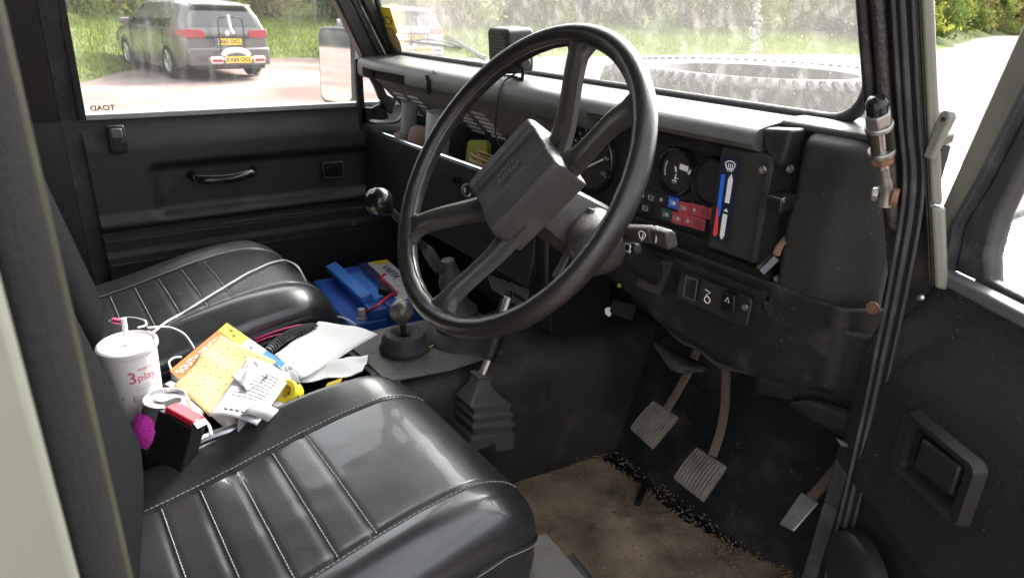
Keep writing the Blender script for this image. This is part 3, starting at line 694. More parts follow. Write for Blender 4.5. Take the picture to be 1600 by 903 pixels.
b = MB().tube([k2b, py(1218, 385, .41), py(1232, 368, .43)], .005, 4, flat=.35); b.build('heater_lever', 'rust', dash)
for (x, y, rr) in ((1223, 320, 25), (1203, 415, -30)):
    pass
# lower dash: recess below the cluster, knee panel, switch plate
b = MB().extx([(.43, 1.195), (.415, 1.19), (.43, 1.165), (.425, 1.14), (.43, 1.20)], .08, .555); b.build('cluster_underside', 'dash_dark', dash)
def knee(u, v):
    x = lerp(.12, .70, u); zb = interp(x, [.12, .3, .40, .48, .60, .68, .70], [1.10, 1.052, 1.022, 1.012, 1.03, 1.052, 1.055]) ; z = lerp(zb, 1.178, v)
    y = .425+.04*sstep(.55, .70, x)*0+.012*(1-v)+.03*max(0, (.14-v)/.14)**2+.05*sstep(.655, .70, x)
    y += .012*math.exp(-((z-1.15)/.012)**2)*(x < .56)
    y += .003*math.sin(x*31)*(1-v)
    return (x, y, z)
b = MB().grid(70, 26, knee); kp = b.build('knee_panel', 'dash_dark', dash, solid=.006)
def kneelow(u, v):
    x = lerp(.28, .70, u); zt = interp(x, [.12, .3, .40, .48, .60, .68, .70], [1.10, 1.052, 1.022, 1.012, 1.03, 1.052, 1.055]); 
    y = .468+.10*v; z = zt-.006-.03*v+.004*math.sin(x*40+v*3); return (x, y, z)
b = MB().grid(40, 6, kneelow); b.build('underside_panel', 'black_matte', dash, solid=.004)
b = MB().tube(smooth_path([(x, .452, interp(x, [.3, .40, .48, .60, .68], [1.050, 1.020, 1.010, 1.028, 1.048])+.003*math.sin(x*60)) for x in (.30, .35, .40, .44, .48, .54, .60, .66)], 4), .004, 6); b.build('panel_hem', 'shroud', dash)
# switch plate
SP = mtx((py(1068, 445, .418)+py(1168, 487, .418))/2, frame((0, -1, .05), (1, 0, .0)))
wx = (py(1175, 485, .418)-py(1062, 440, .418)).x/2
b = MB().prism(rrect(wx, .0225, .008), -.004, .006, SP); sw = b.build('switch_plate', 'black', dash, bevel=.002)
def swpx(x, y): p = py(x, y, .410); return p
b = MB().box(swpx(1081, 450), (.020, .004, .031)); o = b.build('blank_switch', 'black_gloss', sw, bevel=.001)
for (dx, dz2, sx_, sz_) in ((0, .016, .021, .0012), (0, -.016, .021, .0012), (-.0105, 0, .0012, .031), (.0105, 0, .0012, .031)):
    b = MB().box(swpx(1081, 450)+Vector((dx, -.003, dz2)), (sx_, .001, sz_)); b.build('switch_outline', 'pedal_rubber', sw)
p = swpx(1107, 464); b = MB().tube([p+Vector((.005*math.cos(k*R(30)), -.002, -.004+.005*math.sin(k*R(30)))) for k in range(12)], .0008, 5, closed=True); b.build('switch_symbol', 'needle', sw)
b = MB().tube([p+Vector((-.006, -.002, .010)), p+Vector((.004, -.002, .008)), p+Vector((-.003, -.002, .003)), p+Vector((.002, -.002, .0))], .0008, 5); b.build('switch_symbol', 'needle', sw)
p = swpx(1141, 471); b = MB().box(p, (.022, .012, .028), eul(.12, 0, 0)); hz = b.build('hazard_switch', 'black_gloss', sw, bevel=.002)
b = MB().tube([p+Vector((-.0035, -.0075, .001)), p+Vector((.0035, -.0075, .001)), p+Vector((0, -.0072, .0075))], .0008, 5, closed=True); b.build('hazard_symbol', 'print_white', hz)
b = MB().lathe([(.005, 0), (.004, .002), (.002, .002), (0, .001)], swpx(1164, 480), (0, -1, 0), 12, cap=False); b.build('screw', 'zinc', sw)
# light grey plate with a hole left of the switches, and loose bracket
b = MB().sheet([py(1010, 402, .40), py(1050, 410, .40), py(1030, 462, .405), py(993, 447, .405)], .004, (0, -1, 0)); kn = b.build('key_plate', 'shroud', dash)
b = MB().lathe([(.0075, 0), (.0075, .001), (0, .001)], py(1018.5, 433, .400), (0, -1, 0), 16, cap=False); b.build('plate_hole', 'black', kn)
b = MB().sheet([py(958, 468, .405), py(990, 478, .405), py(985, 500, .41), py(950, 488, .41)], .006, (0, -1, 0)); br_ = b.build('loose_bracket', 'dash_dark', dash)
b = MB().prism([(-.006, -.007), (.004, -.009), (.007, -.002), (.002, .002), (.005, .008), (-.003, .006), (-.008, .001)], 0, .0015, mtx(py(951, 486, .402), frame((0, -1, 0), (1, 0, 0)))); b.build('torn_label', 'white', dash)
for (x, y) in ((974, 474), (982, 482)): b = MB().box(py(x, y, .402), (.006, .003, .006)); b.build('bracket_hole', 'black', br_)
b = MB().lathe([(.004, 0), (.003, .003), (0, .003)], py(968, 446, .42), (0, -1, 0), 10, cap=False); b.build('screw', 'leaf_y', dash)
# lower right panel and rusty support bracket
def lrp(u, v):
    x = lerp(.552, .700, u); z = lerp(1.0+.045*u, 1.149, v)
    return (x, .430+.045*max(0, u-.5)**2*4*.5+.02*(1-v), z)
b = MB().grid(20, 20, lrp); b.build('side_lower_panel', 'dash_dark', dash, solid=.008)
b = MB().lathe([(.008, 0), (.007, .003), (.004, .003), (.003, .004), (0, .004)], py(1364, 481, .43), (.3, -1, 0), 16, cap=False); b.build('screw', 'rust', dash)
b = MB().box((.672, .515, 1.22), (.036, .02, .30)); b.build('end_filler', 'black_matte', dash)
bp = [py(1222, 628, .425), py(1262, 622, .42), py(1310, 640, .415), py(1362, 662, .405), py(1352, 700, .405), py(1325, 690, .41), py(1270, 660, .42)]
b = MB().sheet(bp, .03, (0, -1, .3)); b.build('support_bracket', 'dash_dark', dash, bevel=.010, seg=3)
b = MB().lathe([(.005, 0), (0, .004)], pxx(1364, 603, .70), (.5, -1, 0), 8, cap=False); b.build('reflector_stub', 'amber', dash)
# under-dash pedal-box shelf (bare, rusty edge)
FL = smooth_path([py(1022, 538, .455), py(1034, 556, .45), py(1048, 575, .447), py(1066, 581, .45), py(1098, 578, .46)], 5); FT = smooth_path([py(1024, 532, .47), py(1044, 540, .475), py(1062, 550, .48), py(1082, 560, .485), py(1104, 570, .48)], 5); k = len(FL); b = MB().add(FL+FT, [(i, i+1, k+i+1, k+i) for i in range(k-1)]); b.build('hanging_flap', 'tunnel', dash, solid=.003); b = MB().tube(FL, .0014, 5); b.build('flap_edge', 'shroud', dash)
# ================================================================== steering wheel
T = .5569; WC = Vector((.37, .127, 1.3099)); wn = Vector((0, -math.cos(T), math.sin(T)))
MW = Matrix((Vector((1, 0, 0)), Vector((0, math.sin(T), math.cos(T))), wn)).transposed().to_4x4(); MW.translation = WC
stw = thing('steering_wheel', WC, 'large black four-spoke steering wheel with worn rim', 'steering wheel')
RW = .193
b = MB(MW)
def rimf(u, v):
    a = 2*math.pi*u; p = 2*math.pi*v; r = .0128
    fg = 1-.05*(math.cos(34*a) > .3)*(math.cos(p) < -.2)
    return ((RW+r*1.0*math.cos(p)*fg)*math.cos(a), (RW+r*math.cos(p)*fg)*math.sin(a), r*1.12*math.sin(p))
b.grid(220, 20, rimf, cu=True, cv=True); b.build('rim', 'wheel_plastic', stw)
b = MB(MW).tube([((RW-.0125)*math.cos(2*math.pi*k/120), (RW-.0125)*math.sin(2*math.pi*k/120), .003) for k in range(120)], .0011, 6, closed=True); b.build('rim_glint', 'glint_gloss', stw)  # thin pale ring added as the highlight line along the inner rim
AU = R(63.6)
for da in (-25, 25, 155, 205):
    a = AU+R(da); b = MB(MW); pts = []; n = 14
    rows = []
    for i in range(n+1):
        t = i/n; r = lerp(.040, RW-.004, t); aa = a+R(6 if da in (-25, 205) else -6)*(1-t)*1.2
        zc = lerp(-.040, -.002, sstep(.1, .95, t)); hw_ = lerp(.021, .0165, sstep(0, .6, t))+.016*sstep(.82, 1, t)**2+.008*sstep(.2, 0, t)
        c_ = Vector((r*math.cos(aa), r*math.sin(aa), zc)); tv = Vector((-math.sin(aa), math.cos(aa), 0))
        prof = [(-1, -.35), (-.92, .5), (-.55, .9), (-.35, .62), (.35, .62), (.55, .9), (.92, .5), (1, -.35), (.6, -.9), (-.6, -.9)]
        rows.append([c_+tv*(hw_*s)+Vector((0, 0, .0095*h)) for s, h in prof])
    k = len(rows[0])
    vs = [p for r_ in rows for p in r_]
    b.add(vs, [(i*k+j, i*k+(j+1) % k, (i+1)*k+(j+1) % k, (i+1)*k+j) for i in range(n) for j in range(k)]+[tuple(range(k)), tuple(n*k+j for j in range(k))])
    b.build('spoke', 'spoke_plastic', stw, smooth=50)
# hub pad: a ridged block lying along the spokes' axis
MP = MW @ Matrix.Translation((-.009, .004, 0)) @ Matrix.Rotation(AU-math.pi/2, 4, 'Z')   # local y = long axis, x = across
prof = [(-.052, -.058), (-.055, -.012), (-.050, -.0035), (-.034, -.0020), (-.0285, -.0070), (.012, -.0075), (.0150, -.0015), (.046, -.0035), (.0515, -.010), (.056, -.058)]
b = MB(MP)
n = len(prof); vs = []
ends = [(-.060, .86), (-.0575, .97), (-.050, 1), (.050, 1), (.0575, .97), (.060, .86)]
for (y, s) in ends:
    for (x, z) in prof: vs.append((x*(.96+.04*s), y, -.058+(z+.058)*s))
fs = [tuple(range(n))[::-1], tuple((len(ends)-1)*n+j for j in range(n))]
for i in range(len(ends)-1):
    for j in range(n): fs.append((i*n+j, i*n+(j+1) % n, (i+1)*n+(j+1) % n, (i+1)*n+j))
b.add(vs, fs); pad = b.build('hub_pad', 'pad_plastic', stw, bevel=.0018, seg=2)
mt_ = MP @ mtx((-.013, .0, -.0066), Matrix(((0, 1, 0), (-1, 0, 0), (0, 0, 1))).transposed())
def padtxt(s, x):
    M_ = MP @ Matrix.Translation((x, .0, -.0066)) @ Matrix.Rotation(math.pi/2, 4, 'Z')
    text(s, .0115, M_, 'pad_letter', pad, space=1.15, ext=.0007)
mat('pad_letter', (.12, .105, .085), .55); padtxt('LAND', -.018); padtxt('ROVER', -.006)
# ================================================================== steering column
axd = -wn
scol = thing('steering_column', WC+axd*.2, 'brown-black steering column shroud with switch stalks behind the wheel', 'steering column')
F3 = frame(axd, (1, 0, 0))
def colp(s, x=0, y=0): return WC+axd*s+Vector((1, 0, 0))*x+Vector((0, math.sin(T), math.cos(T)))*y
b = MB(); ws = [(.062, .030, .030), (.085, .040, .036), (.15, .046, .042), (.20, .044, .042), (.206, .03, .03)]; vs = []
for (s, hx, hy) in ws:
    for k in range(16):
        a = 2*math.pi*k/16; e = (abs(math.cos(a))**4+abs(math.sin(a))**4)**-.25
        vs.append(colp(s, hx*math.cos(a)*e, hy*math.sin(a)*e-.006))
b.add(vs, [(i*16+j, i*16+(j+1) % 16, (i+1)*16+(j+1) % 16, (i+1)*16+j) for i in range(len(ws)-1) for j in range(16)]+[tuple(range(16))])
b.build('column_shroud', 'shroud', scol, smooth=35)
b = MB().tube([colp(.2), colp(.42)], .022, 16); b.build('column_tube', 'black', scol)
b = MB().lathe([(.030, 0), (.034, .012), (.036, .05), (.030, .066), (.018, .074), (.0, .076)], colp(.135, .030, -.004), (.75, -.45, -.2), 26, cap=False, sq=2.6); b.build('ignition_housing', 'shroud', scol)
b = MB().box(colp(.105, .045, -.034), (.012, .10, .006), F3); b.build('shroud_rib', 'shroud', scol, bevel=.002)
def stalk(p0, p1, hx, hy, name, m):
    p0, p1 = Vector(p0), Vector(p1); d = (p1-p0); L = d.length; Fm = frame(d, (0, -.3, 1)); b = MB()
    b.prism([(-hx, -hy), (hx*.5, -hy), (hx, -hy*.3), (hx*.9, hy), (-hx*.9, hy)], 0, L, mtx(p0, Fm)); return b.build(name, m, scol, bevel=.003, seg=3), Fm
s1, Fm1 = stalk(py(958, 362, .262), py(1022, 366, .247), .0115, .007, 'wiper_stalk', 'shroud')
s1b, _x = stalk(py(1023, 366, .247), py(1050, 375, .242), .012, .0075, 'wiper_stalk_tip', 'shroud')
s2, Fm2 = stalk(py(950, 384, .27), py(998, 389, .262), .0075, .006, 'fog_stalk', 'black')
def glyph(px_, py_, yy, pts, par, r=.0006):
    p = py(px_, py_, yy); b = MB()
    for L in pts: b.tube([p+Vector((x, 0, z)) for x, z in L], r, 5)
    b.build('symbol', 'print_white', par)
glyph(1003, 369, .2385, [[(-.006, .003), (-.003, .0055), (.003, .0055), (.006, .003), (.003, -.003), (-.003, -.003), (-.006, .003)], [(0, -.006), (.002, .004)]], s1)
glyph(980, 387, .252, [[(.002, .005), (-.003, .005), (-.0045, 0), (-.003, -.005), (.002, -.005)], [(.003, .003), (.007, .003)], [(.003, -.003), (.007, -.003)], [(.005, .006), (.005, -.006)]], s2)
b = MB().box(py(1026, 367, .2370), (.0012, .001, .02)); b.build('stalk_line', 'print_white', s1b)
# ================================================================== seats
ZT = .972
def seat(cx, label, rows, yfr=.108, hw_=.208, ZT=.964, so=0, bl=.007, br=.007):
    root = thing('vehicle_seat', (cx, -.15, .83), label, 'seat', 'front seats')
    y0, y1, rc = -.40, yfr+.012, .088; cy = (y0+y1)/2; hl = (y1-y0)/2
    def sdf(x, y):
        qx, qy = abs(x)-(hw_-rc), abs(y)-(hl-rc)
        return -(math.hypot(max(qx, 0), max(qy, 0))+min(max(qx, qy), 0)-rc)
    ss = .118
    def ztop(x, y, d):
        z = ZT-.070*sstep(.05, -.40, y+cy)*1.0
        r = .042; z -= .052*max(0, (y-(hl-.115))/.115)**2.2; dd = max(0, min(r, d)); z -= r*.9*(1-math.sqrt(max(0, 1-(1-dd/r)**2)))
        z += (bl*math.exp(-((x+.162)/.034)**2)+br*math.exp(-((x-.160)/.03)**2))*sstep(0, .05, d)*(.25+.75*sstep(hl-.02, hl-.22, y))       # side bolsters
        z += .003*max(0, 1-((x-so)/.12)**2)*sstep(0, .1, d)
        z -= .0035*math.exp(-((abs(x-so)-ss)/.0035)**2)
        if abs(x-so) < ss:
            for ry in rows:
                e = (y+cy-ry)/.0045; 
                if abs(e) < 4: z -= .0017*math.exp(-e*e)
        z += .0022*(noise.noise(Vector((x*7+cx*5, y*5, 1.3))))+.0005*noise.noise(Vector((x*30, y*26+cx, 4)))
        return z
    NU, NV = 150, 150; b = MB(); vs = []
    for i in range(NU):
        u = -1+2*i/(NU-1); u = .55*u+.45*math.sin(u*math.pi/2)
        for j in range(NV):
            v = -1+2*j/(NV-1); v = .7*v+.3*math.sin(v*math.pi/2); y = v*hl
            qy = abs(y)-(hl-rc); hx = hw_ if qy <= 0 else hw_-rc+math.sqrt(max(0, rc*rc-qy*qy))
            x = u*hx; d = sdf(x, y); vs.append((cx+x, cy+y, ztop(x, y, max(0, d))))
    fs = [(i*NV+j, (i+1)*NV+j, (i+1)*NV+j+1, i*NV+j+1) for i in range(NU-1) for j in range(NV-1)]
    b.add(vs, fs); cu = b.build('cushion', 'vinyl', root)
    def outl(d, n=14):
        return [(cx+x, cy+y) for x, y in rrect(hw_-d, hl-d, rc-d if rc > d else .01, n)]
    def rimz(y): return ZT-.070*sstep(.05, -.40, y)-.052*max(0, min(1, (y-cy-(hl-.115))/.115))**2.2
    OL = outl(0); b = MB(); K = len(OL); lev = [(.010, -.026), (.0, -.037), (-.0012, -.042), (-.0005, -.055), (.002, -.062), (-.001, -.085), (.003, -.115), (.006, -.14)]; vs = []
    for (d, dz_) in lev:
        for (x, y) in outl(d):
            zz = rimz(y)+dz_; vs.append((x, y, zz))
    b.add(vs, [(i*K+j, i*K+(j+1) % K, (i+1)*K+(j+1) % K, (i+1)*K+j) for i in range(len(lev)-1) for j in range(K)])
    b.build('cushion_side', 'vinyl_side', root)
    b = MB().tube([(x, y, rimz(y)-.0560) for x, y in outl(-.0010)], .0032, 6, closed=True); b.build('piping', 'vinyl_side', root)
    b = MB().tube([(x, y, rimz(y)-.0570) for x, y in outl(-.0036)], .0008, 4, closed=True); b.build('piping_thread', 'thread', root)
    def stitches(P, name='stitching', w_=.0008):
        b = MB(); L = 0
        for i in range(len(P)-1):
            a, c_ = Vector(P[i]), Vector(P[i+1])
            b.tube([a.lerp(c_, .08), a.lerp(c_, .74)], w_, 4)
        b.build(name, 'thread', cu)
    def top(x, y): return Vector((cx+x, y, ztop(x, y-cy, max(0, sdf(x, y-cy)))+.0012))
    for ry in rows:
        if ry > y0+.03: stitches([top(so-.116+.0058*k, ry+.003) for k in range(41)])
    for s in (-1, 1):
        stitches([top(so+s*(ss+.0042), y0+.06+.0062*k) for k in range(int((y1-y0-.075)/.0062))], w_=.0008)
        b = MB().tube([top(so+s*ss, y0+.05+.01*k)-Vector((0, 0, .0012)) for k in range(int((y1-y0-.06)/.01))], .0018, 5); b.build('seam', 'seam', cu)
    b = MB().box((cx, -.14, .815), (.36, .44, .05)); b.build('seat_base', 'black', root, bevel=.01)
    # backrest
    def back(u, v):
        a = 2*math.pi*u; k = (abs(math.cos(a))**3.2+abs(math.sin(a))**3.2)**(-1/3.2)
        z = lerp(.93, 1.56, v); hw2 = .20*interp(v, [0, .05, .5, .9, .97, 1], [.9, 1, 1, .8, .62, .1]); th = .058*interp(v, [0, .06, .5, .93, 1], [.8, 1, 1, .8, .15])
        yc = -.338-.20*(z-.95)-.02*sstep(.97, .92, z)
        return (cx+hw2*k*math.cos(a), yc+th*k*math.sin(a)-(.075*max(0, k*math.cos(a)+1)*.5 if cx > 0 else 0), z)
    b = MB().grid(44, 26, back, cu=True); b.build('backrest', 'fabric', root)
    root_top[root.name] = lambda x, y: top(x-cx, y).z
    return root
root_top = {}
rows = [-.112-.047*k for k in range(6)]
s_d = seat(.333, 'black vinyl driver seat nearest the camera, pale stitched channels', rows, .096, .204, so=.015, bl=.024, br=.008)
s_p = seat(-.378, 'black vinyl passenger seat beyond the clutter, white cable across it', [-.075-.047*k for k in range(7)], .112, .220, .978, bl=.012, br=.016)
# seat box under and between the seats
sb = thing('seat_box', (0, -.1, .62), 'dark metal seat box under the two front seats', 'seat box')
b = MB().box((0, -.17, .71), (1.40, .46, .17)); b.build('box_panel', 'black_matte', sb, bevel=.006)
b = MB().box((.0, -.235, .845), (.30, .60, .02)); b.build('centre_tray', 'black_matte', sb, bevel=.004)
cr = py(860, 862, .085)
b = MB().box((.505, .095, .805), (.11, .10, .018), eul(.05, 0, -.1)); b.build('corner_plate', 'plate_grey', sb, bevel=.002)
b = MB().box((.565, .07, .72), (.04, .14, .15)); b.build('corner_plate', 'plate_grey', sb, bevel=.003)
b = MB().tube(smooth_path([(.50, .155, .80), (.56, .15, .78), (.60, .10, .72), (.64, .0, .70)], 5), .010, 8); b.build('edge_trim', 'rubber', sb)
b = MB().tube([pz(572, 545, .893), pz(618, 598, .893)], .010, 4, flat=.4); b.build('tray_edge', 'alloy', sb)
# ================================================================== transmission tunnel
tun = thing('transmission_tunnel', (0, .35, .62), 'dusty grey-brown transmission tunnel cover between the footwells', 'tunnel')
def tn(u, v):
    y = lerp(.075, .70, u); hr = interp(y, [.07, .30, .42, .55, .7], [.10, .11, .12, .14, .14]); top = interp(y, [.07, .2, .35, .55, .7], [.893, .893, .888, .89, .89])
    a = lerp(-1, 1, v); s = 1 if a > 0 else -1; a = abs(a)
    if a < .45: x = a/.45*(hr-.05); z = top
    elif a < .72: t = (a-.45)/.27*math.pi/2; x = hr-.05+.06*math.sin(t); z = top-.07*(1-math.cos(t))
    else: t = (a-.72)/.28; x = hr+.01+.03*t; z = lerp(top-.07, .615, t)
    z += .004*noise.noise(Vector((x*14*s, y*12, 0)))
    return (s*x, y, z)
b = MB().grid(60, 60, tn); b.build('tunnel_cover', 'tunnel', tun)
# mat hem: flared bottom edge with dark bead
hem = [pz(783, 706, .632), pz(812, 700, .640), pz(838, 688, .645), pz(870, 694, .64), pz(905, 707, .632), pz(936, 704, .634)]
b = MB(); up = [Vector((-.02, .015, .035))]*len(hem); H1 = smooth_path(hem, 5)
vs = [p for p in H1]+[p+Vector((-.03, .02, .045)) for p in H1]; k = len(H1)
b.add(vs, [(i, i+1, k+i+1, k+i) for i in range(k-1)]); b.build('cover_hem', 'tunnel', tun, solid=.004)
b = MB().tube(H1, .0045, 6); b.build('hem_bead', 'rubber', tun)
pc = [pz(578, 545, .897), pz(610, 600, .897), pz(700, 560, .897), pz(760, 535, .897), pz(690, 500, .897), pz(590, 508, .897)]
b = MB().sheet([(-.115, .085, .8985), (.085, .085, .8985), (.105, .20, .8985), (.10, .32, .8985), (-.10, .32, .8985), (-.115, .2, .8985)], .004, (0, 0, 1)); b.build('tunnel_plate', 'tunnel_plate', tun, bevel=.002)
# ---- gear lever
gl0 = Vector((0, .285, .897))
gear = thing('gear_lever', gl0, 'long gear lever with round black knob left of the steering wheel', 'gear lever')
kn_ = pxx(592, 315, 0)
b = MB().lathe([(.075, 0), (.072, .012), (.06, .024), (.045, .03), (.04, .045), (.042, .06), (.03, .075), (.022, .10), (.024, .125), (.018, .15), (.014, .165), (.012, .17)], gl0, (0, -.18, 1), 26); b.build('gaiter', 'rubber', gear)
pth = smooth_path([gl0+Vector((0, -.02, .10)), pxx(683, 408, 0), pxx(652, 375, 0), pxx(612, 330, 0)], 6)
b = MB().tube(pth, .0065, 8); b.build('lever_shaft', 'black', gear)
b = MB().lathe([(.010, 0), (.012, .02), (.011, .045), (.007, .055)], pxx(683, 412, 0)+Vector((0, .004, -.012)), (0, -.5, .85), 12); b.build('lever_collar', 'rubber', gear)
dirn = (kn_-pxx(640, 362, 0)).normalized()
def knob(p, d, r, name, par, m='black_gloss'):
    prof = [(r*.4, -r*1.15), (r*.45, -r*.95)]
    for i in range(1, 14): a = -math.pi/2+.35+(math.pi-.35)*i/13; prof.append((max(.0002, r*math.cos(a)), r*.95*math.sin(a)))
    b = MB().lathe(prof, p, d, 28); return b.build(name, m, par, smooth=60)
kb = knob(kn_, dirn, .0245, 'knob', gear)
topc = kn_+dirn*.0236; Fk = frame(dirn, (1, 0, 0)); 
def shift_pattern(par, c_, Fm, r, sc):
    b = MB()
    for L in (((-1, -1), (-1, 1)), ((0, -1), (0, 1)), ((1, 0), (1, 1)), ((-1, 0), (1, 0))):
        P = []
        for t in range(6):
            x = lerp(L[0][0], L[1][0], t/5)*sc; y = lerp(L[0][1], L[1][1], t/5)*sc
            P.append(c_+Fm@Vector((x, y, math.sqrt(max(0, r*r-x*x-y*y))-r+.0006)))
        b.tube(P, .0005, 4)
    b.build('shift_pattern', 'print_white', par)
shift_pattern(kb, topc, Fk, .0245, .007)
# ---- transfer lever
tr0 = pz(632, 545, .900)
trf = thing('transfer_lever', tr0, 'short transfer lever with worn silver ball knob over round rubber boot', 'gear lever')
b = MB().lathe([(.046, 0), (.047, .006), (.045, .012), (.043, .014), (.042, .024), (.036, .034), (.026, .037), (.016, .030), (.011, .022), (.011, .018)], tr0, (0, 0, 1), 30, cap=False); b.build('gaiter', 'rubber', trf)
kc = tr0+Vector((0, -.002, .088)); kc = pxx(627, 486, tr0.x)
b = MB().tube([tr0+Vector((0, 0, .015)), kc], .0055, 8); b.build('lever_shaft', 'black', trf)
mat('worn_knob', (.1, .09, .085), .32, metal=.3, var=(60, .5), dirt=(50, .5, (.28, .26, .24), .6))
k3 = knob(kc, (0, 0, 1), .0225, 'knob', trf, 'worn_knob'); shift_pattern(k3, kc+Vector((0, 0, .0215)), Matrix.Identity(3), .0225, .008)
b = MB().tube([pz(660, 548, .9015), pz(681, 537, .9015)], .0016, 5); tag(b.build('matchstick', 'yellow_paper', None), 'thin pale wooden stick lying beside the round lever boot', 'stick')
# ---- handbrake
hb = thing('handbrake_lever', (.15, .22, .76), 'handbrake lever with ribbed rubber gaiter beside the driver seat', 'handbrake')
def hpx(x, y, v=.15): return pxx(x, y, v)
b = MB().box((.15, .165, .70), (.085, .16, .15)); b.build('lever_mount', 'black_matte', hb, bevel=.006)
ax_ = (hpx(752, 585)-hpx(742, 668)).normalized()
pts = [(hpx(745, 690), .052, .040), (hpx(748, 668), .050, .038), (hpx(748, 664), .043, .032), (hpx(750, 652), .049, .037), (hpx(749, 647), .042, .031), (hpx(750, 638), .047, .034), (hpx(750, 633), .039, .029), (hpx(748, 624), .045, .030), (hpx(746, 618), .038, .024), (hpx(750, 600), .017, .014), (hpx(752, 588), .014, .012), (hpx(752, 586), .0165, .014), (hpx(753, 583), .0165, .014)]
vs = []
Fx = frame(ax_+Vector((0, .0, 0)), (0, 1, 0))
tilt = Matrix.Rotation(R(-14), 3, 'X')
for (p, a, c_) in pts:
    for (sx, sy) in ((-1, -.9), (-.9, -1), (.9, -1), (1, -.9), (1, .9), (.9, 1), (-.9, 1), (-1, .9)): vs.append(p+tilt@(Vector((sy*c_, sx*a+.010*(a > .03), 0))))
b = MB().add(vs, [(i*8+j, i*8+(j+1) % 8, (i+1)*8+(j+1) % 8, (i+1)*8+j) for i in range(len(pts)-1) for j in range(8)]+[tuple((len(pts)-1)*8+j for j in range(8))]); b.build('gaiter', 'grey_rubber', hb, smooth=25, bevel=.001)
b = MB().tube([hpx(750, 592), hpx(767, 550)], .008, 8, flat=.7); b.build('lever_shaft', 'steel', hb)
b = MB().tube([hpx(762, 560), hpx(768, 545), hpx(793, 470)], [.013, .0145, .013], 12); b.build('grip', 'black', hb, smooth=50)
gp0, gp1 = hpx(777, 520), hpx(797, 462)
b = MB().tube([gp0+Vector((.012, -.012, .004)), gp1+Vector((.010, -.012, .004))], [.008, .009], 6, flat=.6); b.build('grip_plate', 'alloy', hb, bevel=.001)
b = MB().lathe([(.006, 0), (.006, .012), (0, .013)], hpx(794, 466), ax_, 10, cap=False); b.build('release_button', 'black_gloss', hb)
# ================================================================== floor covering and dirt
def carpet_z(x, y): return .628+.006*noise.noise(Vector((x*8, y*8, 2)))+.0025*noise.noise(Vector((x*40, y*40, 5)))
edge = [pz(*p, .630) for p in [(806, 712), (830, 694), (880, 702), (936, 712), (1000, 752), (1060, 800), (1130, 842), (1200, 880), (1260, 915), (1240, 985), (1000, 1010), (840, 930), (800, 800)]]
cen = sum(edge, Vector())/len(edge); ed = smooth_path(edge, 5, closed=True)
ed = [p+Vector((.006*noise.noise(Vector((i*.9, 0, 0))), .006*noise.noise(Vector((i*.9, 7, 0))), 0)) for i, p in enumerate(ed)]
b = MB(); k = len(ed); vs = []; NR = 16
for i in range(NR+1):
    for p in ed:
        q = cen.lerp(p, i/NR); vs.append((q.x, q.y, carpet_z(q.x, q.y)-(.005 if i == NR else 0)))
b.add(vs, [(i*k+j, i*k+(j+1) % k, (i+1)*k+(j+1) % k, (i+1)*k+j) for i in range(NR) for j in range(k)])
o = b.build('floor_carpet', 'mat_carpet', None); tag(o, 'muddy brown carpet mat on the driver footwell floor', 'carpet')
vs = []; fs = []; rf = random.Random(11)
for i in range(14000):
    e_ = rf.choice(ed); q = cen.lerp(e_, math.sqrt(rf.random())); z_ = carpet_z(q.x, q.y); a = rf.random()*6.28; h_ = rf.uniform(.0015, .0045); o_ = len(vs); w_ = .0006
    vs += [(q.x-w_*math.cos(a), q.y-w_*math.sin(a), z_-.001), (q.x+w_*math.cos(a), q.y+w_*math.sin(a), z_-.001), (q.x+rf.gauss(0, .003), q.y+rf.gauss(0, .003), z_+h_)]; fs.append((o_, o_+1, o_+2))
me = bpy.data.meshes.new('carpet_pile'); me.from_pydata(vs, [], fs); stuff(put('carpet_pile', me, 'mat_carpet', o))
b = MB(); gr = MB(); lf = MB()
def scat(n, fn, mb, smin, smax):
    for i in range(n):
        x, y = fn(); p = pz(x, y, .632); s = random.uniform(smin, smax)
        mb.box(p+Vector((0, 0, s*.2)), (s*random.uniform(.6, 1.6), s, s*.6), eul(random.random()*3, random.random()*3, random.random()*6))
def along():
    t = random.random(); x, y = interp(t, [0, .3, .6, 1], [940, 1010, 1110, 1260]), interp(t, [0, .3, .6, 1], [705, 765, 835, 900]); return x+random.gauss(0, 40), y+random.gauss(0, 26)
scat(900, along, b, .0006, .0028)
scat(300, lambda: (random.uniform(820, 1290), random.uniform(700, 905)), b, .001, .003)
stuff(b.build('floor_grit', 'mud', None))['label'] = 'brown grit and crumbs scattered over the driver footwell floor'
b = MB()
for i in range(26):
    x, y = along(); p = pz(x, y, .634); b.sheet([p, p+Vector((.006, .002, .001)), p+Vector((.008, .008, .002)), p+Vector((.001, .007, .001))], .0006)
stuff(b.build('leaf_crumbs', 'pedal_rubber', None))['label'] = 'pale dry leaf fragments on the driver footwell floor'
b = MB()
for i in range(46):
    x, y = (1245+random.gauss(0, 12), 893+random.gauss(0, 8)) if i < 26 else (915+random.gauss(0, 60), 735+random.gauss(0, 20)); p = pz(x, y, .632); a = random.random()*6.28
    b.tube([p, p+Vector((.014*math.cos(a), .014*math.sin(a), .008*random.random()+.002)), p+Vector((.026*math.cos(a+.4), .026*math.sin(a+.4), .010*random.random()))], [.0007, .0006, .0003], 4)
stuff(b.build('dry_grass', 'yellow_paper', None))['label'] = 'dry grass stalks lying on the footwell floor'
b = MB().tube([pz(996, 786, .640), pz(1006, 762, .640)], .0065, 10); tag(b.build('rubber_plug', 'black', None), 'short black rubber tube lying on the muddy carpet', 'tube')
